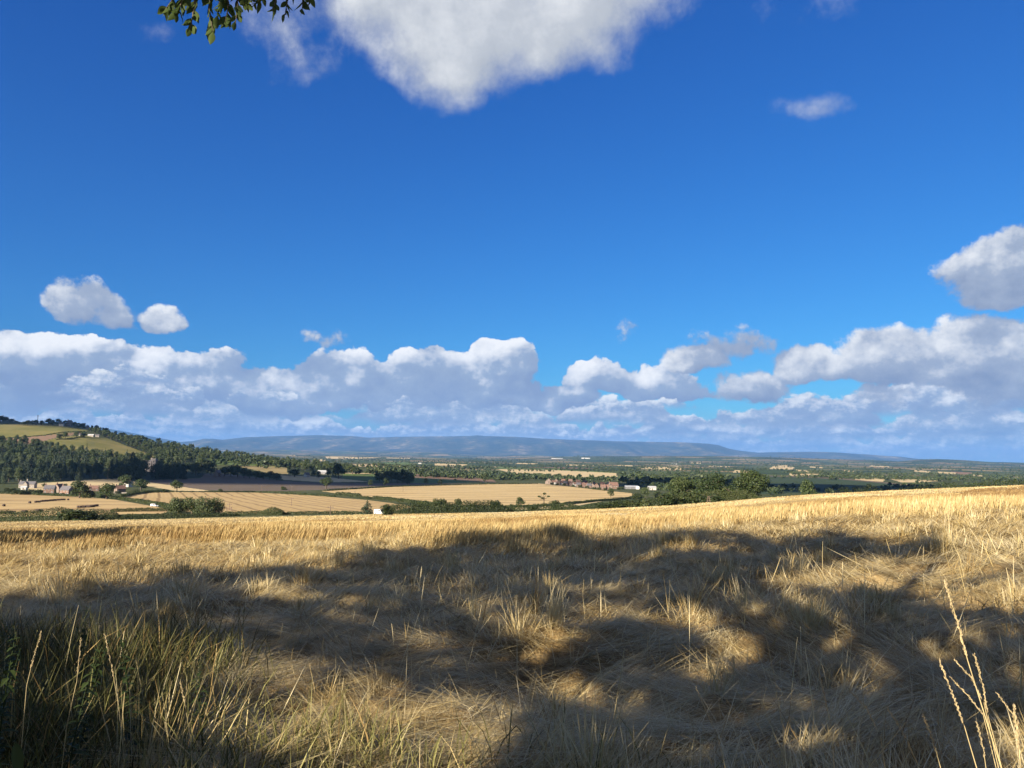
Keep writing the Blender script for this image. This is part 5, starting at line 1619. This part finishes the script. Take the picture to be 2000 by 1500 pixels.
def stalk(pts, d, head_frac, label, group, thick=1.0):
    """pts: photo pixels tip first; the stalk stands D metres off and runs down to the ground"""
    W = []
    for i, (px, py) in enumerate(pts):
        u, m_ = ray(px, py); yy = d - 0.04 * i; W.append(Vector((u * yy, yy, CAMZ + m_ * yy)))
    last = W[-1]; prev = W[-2]
    zg = float(height(last.x, last.y)); dirv = (last - prev).normalized()
    if last.z > zg:
        W.append(Vector((last.x + dirv.x * 0.10, last.y + dirv.y * 0.1, (last.z + zg) / 2))); W.append(Vector((last.x + dirv.x * 0.14, last.y + dirv.y * 0.12, zg - 0.03)))
    # resample smoothly
    P = [W[0]]
    for i in range(len(W) - 1):
        for q in (0.25, 0.5, 0.75, 1.0): P.append(W[i].lerp(W[i + 1], q))
    STALKS.append([p_.copy() for p_ in P[:14]])
    base = P[-1].copy()
    e = tag(empty('grass_stalk', base), label, 'grass stalk', group)
    Q = [p - base for p in P]
    nq = len(Q)
    MB().tube(Q[::-1], [0.0022 * thick - 0.0013 * thick * i / nq for i in range(nq)], 6).build('stem', M['straw_thing'], e, True)
    L = sum((Q[i + 1] - Q[i]).length for i in range(len(W) and 4 * (len(pts) - 1)))
    hl = head_frac * L
    cur = 0; hp = [Q[0]]
    for i in range(nq - 1):
        s = (Q[i + 1] - Q[i]).length
        if cur + s > hl:
            hp.append(Q[i].lerp(Q[i + 1], (hl - cur) / s)); break
        cur += s; hp.append(Q[i + 1])
    b = MB(); r = random.Random(int(pts[0][0]))
    nsp = max(16, int(hl / 0.0042))
    for i in range(nsp):
        t = i / nsp; f = t * (len(hp) - 1); j = min(int(f), len(hp) - 2); c = hp[j].lerp(hp[j + 1], f - j)
        ax = (hp[j] - hp[j + 1]).normalized()
        o1 = ax.orthogonal().normalized(); o1.rotate(Matrix.Rotation(r.uniform(0, 6.28), 3, ax))
        l = 0.011 * r.uniform(0.8, 1.3) * thick; w = 0.0023 * thick
        fat = 0.5 + 0.5 * math.sin(math.pi * min(1, t * 0.9 + 0.12))
        tip = c + ax * l + o1 * 0.0042 * fat * thick; mid = c + ax * l * 0.45 + o1 * 0.0045 * fat * thick
        sd = ax.cross(o1) * w
        b.add([c, mid + sd, tip, mid - sd, mid + o1 * w * 0.9], [(0, 1, 4), (1, 2, 4), (2, 3, 4), (3, 0, 4), (0, 3, 2, 1)])
    b.build('seed_head', M['seed'], e)
    return e


M['straw_thing'] = plain('dry stalk', (0.36, 0.29, 0.145), 0.6, 0.2, 20)
M['seed'] = plain('seed head', (0.34, 0.27, 0.15), 0.75, 0.25, 60)
g = 'seed stalks at the lower right'
for pts, d, hf, lb, tk in [
    ([(1847, 1140), (1870, 1215), (1890, 1290), (1918, 1380), (1962, 1520)], 2.6, 0.40, 'tallest seed stalk, reaching far above the others at the lower right', 1.5),
    ([(1903, 1280), (1920, 1340), (1930, 1400), (1962, 1520)], 2.5, 0.5, 'seed stalk with an upright head just right of the tallest one', 1.1),
    ([(1835, 1292), (1862, 1360), (1884, 1420), (1915, 1525)], 2.5, 0.55, 'seed stalk left of the tallest one, head curving left', 1.2),
    ([(1866, 1290), (1898, 1325), (1922, 1375), (1950, 1500)], 2.7, 0.4, 'slender stalk crossing just behind the tallest one', 1.0),
    ([(1858, 1325), (1890, 1358), (1920, 1395), (1948, 1510)], 2.8, 0.45, 'leaning stalk below the crossing one, head slanting left', 1.0),
    ([(1980, 1382), (1988, 1440), (1996, 1530)], 2.1, 0.6, 'thick near seed head at the very lower right edge', 1.6),
    ([(1948, 1355), (1980, 1398), (2003, 1470)], 2.6, 0.4, 'thin stalk leaning left out of the right edge', 0.9),
    ([(1908, 1413), (1920, 1460), (1930, 1530)], 2.5, 0.6, 'short seed stalk between the tall ones near the bottom edge', 1.0),
    ([(1804, 1400), (1822, 1445), (1840, 1510)], 2.6, 0.7, 'short stalk with a nodding tip left of the tall group', 1.2),
    ([(1735, 1385), (1765, 1432), (1800, 1510)], 2.7, 0.75, 'bent seed head leaning left, second left of the tall group', 1.1),
    ([(1658, 1347), (1692, 1382), (1720, 1440), (1730, 1510)], 2.9, 0.5, 'curved seed head bowing left, midway along the bottom right', 1.1),
    ([(1597, 1305), (1612, 1365), (1625, 1430), (1630, 1515)], 3.0, 0.45, 'upright pale stalk standing apart left of the bowing one', 1.0),
    ([(1415, 1362), (1438, 1392), (1460, 1420), (1490, 1500)], 3.1, 0.4, 'thin leaning stalk at the bottom, right of the middle', 0.9),
    ([(1330, 1435), (1352, 1444), (1374, 1456), (1400, 1512)], 2.8, 0.55, 'bleached nearly flat seed head at the bottom middle', 1.0),
    ([(1490, 1215), (1500, 1262), (1510, 1310), (1528, 1420)], 3.6, 0.5, 'faint slim stalk standing in the shade left of the upright pale one', 0.9),
    ([(1360, 1345), (1380, 1390), (1402, 1440), (1420, 1515)], 3.2, 0.45, 'slim stalk in shade left of the thin leaning one', 0.9)]:
    stalk(pts, d, hf, lb, g, tk * 0.78)
g = 'pale stalks in the dark verge'
for pts, d, lb in [([(80, 1236), (64, 1290), (52, 1340), (45, 1420)], 3.6, 'pale bent stalk rising over the nettles at the left edge'), ([(158, 1250), (150, 1330), (130, 1420)], 3.8, 'straight pale stalk in the dark verge right of the nettles'),
                   ([(205, 1240), (218, 1300), (232, 1380), (240, 1460)], 4.2, 'slim upright stalk in the dark verge beyond the first two'), ([(352, 1330), (362, 1380), (372, 1440)], 4.0, 'pale stalk at the right side of the dark verge')]:
    stalk(pts, d, 0.4, lb, g, 1.0)


# nettles at the lower left
def nettle_leaf(b, c, d, L, w):
    """a toothed pointed leaf folded along its rib"""
    d = d.normalized(); s = d.cross(Vector((0, 0, 1)));
    if s.length < 0.1: s = Vector((1, 0, 0))
    s.normalize(); nrm = s.cross(d)
    def pt(t, k, dz=0.0): return c + d * (L * t) + s * (w * k) + nrm * (dz * w) - Vector((0, 0, 1)) * (L * 0.35 * t * t)
    prof = [(0.0, 0.0), (0.15, 0.75), (0.35, 1.0), (0.6, 0.72), (0.82, 0.34), (1.0, 0.0)]
    rib = [pt(t, 0) for t, _ in prof]
    lf = [pt(t, k, 0.28 * k) for t, k in prof]; rg = [pt(t, -k, 0.28 * k) for t, k in prof]
    vs = rib + lf + rg; n = len(prof)
    fs = []
    for i in range(n - 1):
        fs.append((i, i + 1, n + i + 1, n + i)); fs.append((i + 1, i, 2 * n + i, 2 * n + i + 1))
    b.add(vs, fs)


def green_leaf_mat(name, c0, c1, trans, rough=0.6):
    m, nt, out = new_mat(name)
    n = noise(nt, pos(nt), 14, 4, 0.6); r = orand(nt)
    principled(nt, out, ramp(nt, n * 0.6 + r * 0.3, [(0.3, c0), (0.65, c1)]), rough, 0.15, None, trans)
    return m


M['nettle'] = green_leaf_mat('nettle leaf', (0.022, 0.036, 0.010), (0.045, 0.066, 0.018), 0.2)
M['twigleaf'] = green_leaf_mat('tree leaf', (0.05, 0.08, 0.022), (0.10, 0.135, 0.035), 0.42)


def nettle_proto(seed, hgt):
    r = random.Random(seed)
    e = empty('nettle_plant', (0, 0, 0))
    lx, ly = r.uniform(-0.12, 0.12), r.uniform(-0.12, 0.12)
    sp = lambda t: Vector((lx * t * t, ly * t * t, hgt * t))
    MB().tube([sp(t) for t in (-0.05, 0.25, 0.5, 0.75, 1.0)], [0.005, 0.0045, 0.004, 0.003, 0.0015], 6).build('stem', M['nettle'], e, True)
    b = MB(); nn = int(hgt / 0.042)
    for i in range(nn):
        t = 0.12 + 0.88 * i / nn; a = i * math.pi / 2 + r.uniform(-0.7, 0.7); L = 0.085 * (1.05 - 0.72 * t * t) * r.uniform(0.8, 1.2)
        for s in (0, math.pi):
            nettle_leaf(b, sp(t), Vector((math.cos(a + s), math.sin(a + s), r.uniform(-0.3, 0.5))), L * r.uniform(0.7, 1.2), L * 0.28)
    b.build('leaves', M['nettle'], e)
    return e


protos = [nettle_proto(i, h) for i, h in enumerate((0.85, 0.7, 0.95))]
g = 'nettles in the dark corner'
spots = [(-2.75, 4.3), (-3.05, 4.6), (-2.55, 4.0), (-3.2, 5.0), (-2.95, 4.15), (-2.4, 4.5), (-3.35, 5.4), (-2.65, 4.9), (-2.2, 4.0), (-2.15, 4.6), (-3.6, 5.6), (-2.9, 5.4), (-2.35, 3.7), (-2.0, 5.2), (-3.1, 4.0), (-3.5, 4.6), (-2.6, 3.6), (-3.9, 5.2), (-3.0, 3.7)]
for i, (x, y) in enumerate(spots):
    o = protos[i] if i < 3 else copy_tree(protos[i % 3])
    o.location = (x, y, float(height(x, y))); o.rotation_euler = (0, 0, i * 2.4); s = random.uniform(0.8, 1.1); o.scale = (s, s, s)
    tag(o, 'dark leafy nettle in the shaded verge at the lower left', 'nettle', g)
# the big leaf close to the lens, bottom left
u, m_ = ray(-40, 1520); yy = 0.95
e = tag(empty('bramble_shoot', (u * yy, yy, CAMZ + m_ * yy - 0.5)), 'large green leaf poking in at the bottom left corner, close to the viewer', 'shoot')
org = e.location
MB().tube([Vector((0, 0, -0.45)), Vector((0.0, 0, 0.2)), Vector((0.0, 0, 0.5))], [0.004, 0.0035, 0.002], 6).build('stem', M['nettle'], e, True)
for (p0, p1, w) in (((-55, 1440), (40, 1462), 0.010), ((30, 1450), (72, 1500), 0.0065), ((-40, 1500), (20, 1560), 0.010)):
    a = Vector((ray(*p0)[0] * yy, yy, CAMZ + ray(*p0)[1] * yy)) - org; bb = Vector((ray(*p1)[0] * yy, yy - 0.03, CAMZ + ray(*p1)[1] * yy)) - org
    b = MB(); nettle_leaf(b, a, bb - a, (bb - a).length * 1.1, w); b.build('leaf', M['nettle'], e, True)
# ------------------------------------------------------------------ hedgerow trees behind the viewer: they throw the shade over the crop
S_OUT = [(-500, 1205), (0, 1182), (150, 1170), (260, 1150), (430, 1128), (560, 1112), (640, 1126), (720, 1088), (820, 1075), (950, 1068), (1010, 1058), (1140, 1050), (1180, 1060), (1340, 1043), (1460, 1048), (1530, 1066), (1650, 1042),
         (1720, 1066), (1830, 1062), (1865, 1082), (1800, 1100), (1650, 1102), (1560, 1125), (1480, 1148), (1700, 1165), (1780, 1185), (1920, 1190), (2000, 1205), (2600, 1210), (2600, 1900), (-500, 1900)]
HOLES = [(540, 1325, 80, 34), (690, 1415, 110, 34), (850, 1440, 110, 32), (560, 1450, 70, 36), (980, 1395, 60, 20), (1075, 1235, 66, 40), (1440, 1264, 52, 30), (1425, 1322, 60, 28), (570, 1165, 75, 20), (485, 1318, 75, 36), (610, 1310, 60, 24), (850, 1257, 42, 15), (1066, 1238, 60, 38), (1110, 1262, 40, 14), (1275, 1215, 40, 11), (1385, 1212, 60, 14), (1442, 1265, 48, 30), (1425, 1322, 56, 28), (1640, 1257, 52, 15),
         (1350, 1072, 24, 14), (1405, 1078, 20, 11), (1060, 1140, 28, 10), (720, 1350, 70, 22), (870, 1395, 90, 26), (600, 1440, 80, 30), (1010, 1440, 90, 36), (760, 1475, 120, 26), (1180, 1160, 60, 8), (1300, 1330, 40, 14), (1130, 1350, 50, 18),
         (920, 1310, 46, 14), (1560, 1380, 60, 12), (1480, 1190, 50, 8), (1190, 1200, 50, 10), (700, 1215, 50, 9), (960, 1180, 50, 8)]
r6 = np.random.default_rng(61)
for _ in range(46):
    q_ = r6.uniform(1075, 1470); HOLES.append((r6.uniform(560, 1980), q_, r6.uniform(10, 26) * (q_ - 950) / 300, r6.uniform(4, 8) * (q_ - 950) / 300))
gx, gy = r6.uniform(-34, 34, 260000), r6.uniform(1.0, 40, 260000)
gz_ = height(gx, gy)
qx, qy = project(gx, gy, gz_)
ok = inpoly(qx, qy, S_OUT) & (np.abs(gx) < 0.8 * gy + 3)
den = np.ones(len(gx))
wob = fbm(qx / 60, qy / 28, 201, 3) - 0.5
for (hx, hy, ax, ay) in HOLES:
    f_ = 1.32 if (hy > 1330 and hx < 1250) else 1.0
    ax, ay = ax * f_, ay * f_
    d = ((qx - hx) / ax) ** 2 + ((qy - hy) / ay) ** 2 + wob * 1.2
    den = np.minimum(den, sst(0.88, 1.14, d))
nz = fbm(gx * 0.9, gy * 0.55, 211, 3)
den *= 0.82 + 0.18 * sst(0.36, 0.44, nz)
front = sst(1330, 1410, qy) * sst(470, 540, qx) * sst(1230, 1000, qx)
den *= 1 - front * sst(0.31, 0.40, fbm(gx * 1.3, gy * 1.0, 221, 3)) * 0.9
fine = fbm(gx * 1.9 + 0.4 * gy, gy * 1.1, 231, 3)
den *= 1 - 0.9 * sst(0.68, 0.72, fine)
ok &= r6.random(len(gx)) < den
gx, gy, gz_ = gx[ok], gy[ok], gz_[ok]
ch, sh_ = 1 / math.tan(SUNEL) * math.cos(SUNAZ), 1 / math.tan(SUNEL) * math.sin(SUNAZ)
hmin = (gy + 1.3) / ch
hh = hmin * r6.uniform(1.0, 1.10, len(gx)) + r6.uniform(0, 1.4, len(gx))
LX, LY, LZ = gx - sh_ * hh, gy - ch * hh, gz_ + hh
for si in (0, 1, 2):      # gaps in the leaves through which the sun reaches the tall stalks
    for p_ in STALKS[si][::2]:
        vx, vy, vz = LX - p_.x, LY - p_.y, LZ - p_.z
        t_ = vx * TOSUN.x + vy * TOSUN.y + vz * TOSUN.z
        d_ = np.sqrt(np.maximum(vx * vx + vy * vy + vz * vz - t_ * t_, 0))
        k_ = (d_ > 0.16) | (t_ < 0)
        LX, LY, LZ = LX[k_], LY[k_], LZ[k_]
for (tx, ty) in ((372, 60), (376, 40), (372, 48), (380, 22)):      # one spray of the twigs hangs in the sun
    u_, m_ = ray(tx, ty); p_ = Vector((u_ * 3.27, 3.27, CAMZ + m_ * 3.27))
    vx, vy, vz = LX - p_.x, LY - p_.y, LZ - p_.z
    t_ = vx * TOSUN.x + vy * TOSUN.y + vz * TOSUN.z
    k_ = (np.sqrt(np.maximum(vx * vx + vy * vy + vz * vz - t_ * t_, 0)) > 0.2) | (t_ < 0)
    LX, LY, LZ = LX[k_], LY[k_], LZ[k_]
print('shade leaves', len(LX))
names = [('tallest spreading hedgerow tree behind the viewer, at the far left of its row', -60, -17), ('tall hedgerow tree behind the viewer, second from the left of its row', -17, -9),
         ('hedgerow tree right behind the viewer whose leafy twigs hang into the top of the picture', -9, -2.5), ('low hedgerow tree behind the viewer, at the right end of its row', -2.5, 40)]
TREES = []
M['ash'] = leaf_mat('ash foliage', (0.06, 0.085, 0.022), (0.10, 0.125, 0.035), (0.16, 0.17, 0.05), 0.3)
for i, (lb, x0, x1) in enumerate(names):
    k = (LX >= x0) & (LX < x1)
    if k.sum() < 50: continue
    P = np.stack([LX[k], LY[k], LZ[k]], 1)
    c = P.mean(0); top = P[:, 2].max()
    e = tag(empty('hedgerow_tree', (c[0], c[1] - 0.5, 0)), lb, 'tree', 'hedgerow trees behind the viewer')
    org = np.array([c[0], c[1] - 0.5, 0.0])
    Nn = r6.normal(size=P.shape); Nn /= np.linalg.norm(Nn, axis=1, keepdims=True)
    v, f = leaf_quads(P - org, Nn, 0.275 * r6.uniform(0.7, 1.35, len(P)), r6)
    link('crown', mesh_np('crown', v, f, M['ash'], False, {'tone': np.repeat(r6.uniform(0.2, 0.9, len(P)), 4)}), e)
    b = MB(); H = top
    b.tube([(0, 0, -0.3), (0.05, 0, H * 0.2), (0.0, 0.1, H * 0.5), (0.1, 0.0, H * 0.8)], [0.34, 0.27, 0.18, 0.05], 10)
    rb = random.Random(i)
    for q in range(7):
        a = rb.uniform(0, 6.28); z = H * rb.uniform(0.2, 0.6); l = H * rb.uniform(0.12, 0.24)
        b.tube([(0, 0, z), (math.cos(a) * l * 0.5, math.sin(a) * l * 0.35 - 0.3, z + l * 0.4), (math.cos(a) * l, math.sin(a) * l * 0.5 - 0.4, z + l * 0.9)], [0.10, 0.07, 0.02], 7)
    b.build('trunk', M['bark'], e, True)
    TREES.append(e)

# a field oak standing outside the view on the left: its shade lies far out over the crop
n_ = 200000
gx, gy = r6.uniform(-75, 0, n_), r6.uniform(42, 105, n_); gz_ = height(gx, gy); qx, qy = project(gx, gy, gz_)
ok = inpoly(qx, qy, [(-300, 1042), (0, 1044), (60, 1046), (150, 1041), (250, 1034), (390, 1029), (330, 1040), (230, 1049), (140, 1054), (70, 1058), (0, 1068), (-300, 1078)]) & (r6.random(n_) < 0.75)
gx, gy, gz_ = gx[ok], gy[ok], gz_[ok]
hm_ = np.maximum((gx + 0.76 * gy + 2) / (sh_ + 0.76 * ch), 1.5)
hh = hm_ * r6.uniform(1.0, 1.12, len(gx)) + r6.uniform(0.3, 2.0, len(gx))
P = np.stack([gx - sh_ * hh, gy - ch * hh, gz_ + hh], 1)
if len(P) > 100:
    c = np.median(P, axis=0); org = np.array([c[0], c[1], float(height(c[0], c[1], False))])
    e = tag(empty('field_oak', tuple(org)), 'broad oak standing in the crop just outside the view on the left', 'tree')
    Nn = r6.normal(size=P.shape); Nn /= np.linalg.norm(Nn, axis=1, keepdims=True)
    v, f = leaf_quads(P - org, Nn, 0.42 * r6.uniform(0.7, 1.3, len(P)), r6)
    link('crown', mesh_np('crown', v, f, M['oak'], False, {'tone': np.repeat(r6.uniform(0.2, 0.9, len(P)), 4)}), e)
    t_ = MB().tube([(0, 0, -0.5), (0, 0, 3), (0.2, 0, 7)], [0.5, 0.4, 0.12], 9)
    t_.build('trunk', M['bark'], e, True)
    print('field oak', len(P), c, P[:, 2].max(), (P[:, 0] / np.maximum(P[:, 1], .1)).max())

# the twigs that hang into the top left of the view
tree_e = TREES[min(2, len(TREES) - 1)]
DB = 3.3


def wpt(px, py, d):
    u, m_ = ray(px, py); return Vector((u * d, d, CAMZ + m_ * d))


def leaf_shape(b, c, d, L, w, droop=0.15, roll=0.0):
    d = d.normalized(); s = d.cross(Vector((0, 1, 0.2))).normalized(); s.rotate(Matrix.Rotation(roll, 3, d)); nrm = s.cross(d)
    prof = [(0.0, 0.0), (0.12, 0.45), (0.3, 0.9), (0.5, 1.0), (0.72, 0.70), (0.88, 0.32), (1.0, 0.0)]
    pt = lambda t, k, z: c + d * (L * t) + s * (w * k) + nrm * (w * z - L * droop * t * t)
    rib = [pt(t, 0, 0) for t, _ in prof]; lf = [pt(t, k, 0.35 * k) for t, k in prof]; rg = [pt(t, -k, 0.35 * k) for t, k in prof]
    n = len(prof); fs = []
    for i in range(n - 1):
        fs.append((i, i + 1, n + i + 1, n + i)); fs.append((i + 1, i, 2 * n + i, 2 * n + i + 1))
    b.add(rib + lf + rg, fs)


rb = random.Random(12)
twigs = [  # twig paths in photo pixels with a distance each
    ([(380, -120), (352, -40), (335, 2), (322, 20)], 3.3), ([(400, -120), (385, -30), (378, 20), (372, 56)], 3.25), ([(430, -130), (415, -40), (408, 15), (416, 62)], 3.3), ([(430, -130), (440, -40), (446, 10), (440, 44)], 3.4),
    ([(470, -120), (462, -40), (464, 10), (460, 46)], 3.35), ([(520, -120), (500, -40), (490, -5), (478, 6)], 3.4), ([(520, -120), (515, -50), (516, -12), (500, 8)], 3.45), ([(400, -120), (368, -40), (352, 10), (345, 26)], 3.2),
    ([(600, -140), (560, -50), (540, -5), (532, 22)], 3.5), ([(600, -140), (575, -50), (562, 0), (556, 30)], 3.5), ([(620, -140), (600, -50), (592, -8), (590, 18)], 3.55), ([(640, -140), (612, -50), (606, -20), (604, 2)], 3.55),
    ([(450, -140), (425, -50), (395, -10), (360, 0)], 3.35), ([(480, -140), (455, -40), (430, 0), (425, 30)], 3.3)]
org = tree_e.location.copy(); M['twigleaf'].node_tree.nodes
for ti, (pts, d) in enumerate(twigs):
    W = [wpt(p[0], p[1], d + 0.05 * (3 - i)) for i, p in enumerate(pts)]
    Q = []
    for i in range(3):
        for q in range(4): Q.append(W[i].lerp(W[i + 1], q / 4))
    Q.append(W[-1])
    tw = MB().tube([p - org for p in Q], [0.006 - 0.0045 * i / 12 for i in range(13)], 6).build('twig', M['bark'], tree_e, True)
    b = MB(); per = 20 if ti < 8 else 13
    for i in range(per):
        t = 3.5 + (i / (per - 1)) * 8.5 - rb.uniform(0, 0.5); j = min(int(t), 11); c = Q[j].lerp(Q[j + 1], t - j) - org
        along = (Q[j + 1] - Q[j]).normalized()
        a = rb.uniform(0, 6.28); side = Vector((math.cos(a), math.sin(a) * 0.8, 0)) * (0.25 if i == per - 1 else 0.75)
        dv = along * 0.7 + side + Vector((0, 0, -0.55))
        L = rb.uniform(0.048, 0.076); leaf_shape(b, c, dv, L, L * rb.uniform(0.16, 0.22), rb.uniform(-0.1, 0.3), rb.uniform(-1.2, 1.2))
    b.build('leaves', M['twigleaf'], tw, True)
MB().tube([Vector((0, 0, 3.2)), wpt(760, -420, 2.6) - org, wpt(600, -180, 3.4) - org, wpt(470, -140, 3.4) - org, wpt(380, -125, 3.35) - org], [0.06, 0.03, 0.018, 0.012, 0.008], 8).build('branch', M['bark'], tree_e, True)

# ------------------------------------------------------------------ clouds behind the viewer that shade parts of the valley
def cloud_mat():
    m, nt, out = new_mat('cloud')
    principled(nt, out, (0.85, 0.86, 0.88), 1.0, 0.0, None, 0.3)
    return m


M['cloud'] = cloud_mat()
CH = 1500.0
for i, (cx, cyy, sx, sy) in enumerate([(-320, 1010, 225, 130), (400, 1080, 300, 130), (-900, 2300, 300, 500), (1000, 4300, 1300, 700), (-600, 6500, 1300, 900), (2200, 8200, 1700, 900)]):
    cz = CH + 60
    k = (cz + 45) / math.tan(SUNEL)
    X0, Y0 = cx - k * math.sin(SUNAZ), cyy - k * math.cos(SUNAZ)
    if Y0 > -300: continue
    bmv = []; nu, nv = 48, 24
    for a in range(nv + 1):
        th_ = math.pi * a / nv
        for q in range(nu):
            ph = 2 * math.pi * q / nu
            x, y, z = math.sin(th_) * math.cos(ph), math.sin(th_) * math.sin(ph), math.cos(th_)
            nn = 0.72 + 0.62 * float(fbm(x * 1.6 + i * 5 + 9, y * 1.6 + z, 300 + i, 4))
            bmv.append((x * sx * nn, y * sy * nn, (z * 110 if z > 0 else z * 25) * nn))
    fs = [(a * nu + q, a * nu + (q + 1) % nu, (a + 1) * nu + (q + 1) % nu, (a + 1) * nu + q) for a in range(nv) for q in range(nu)]
    o = link('cloud', mesh_np('cloud', np.array(bmv), np.array(fs), M['cloud'], True)); o.location = (X0, Y0, cz); o['kind'] = 'structure'
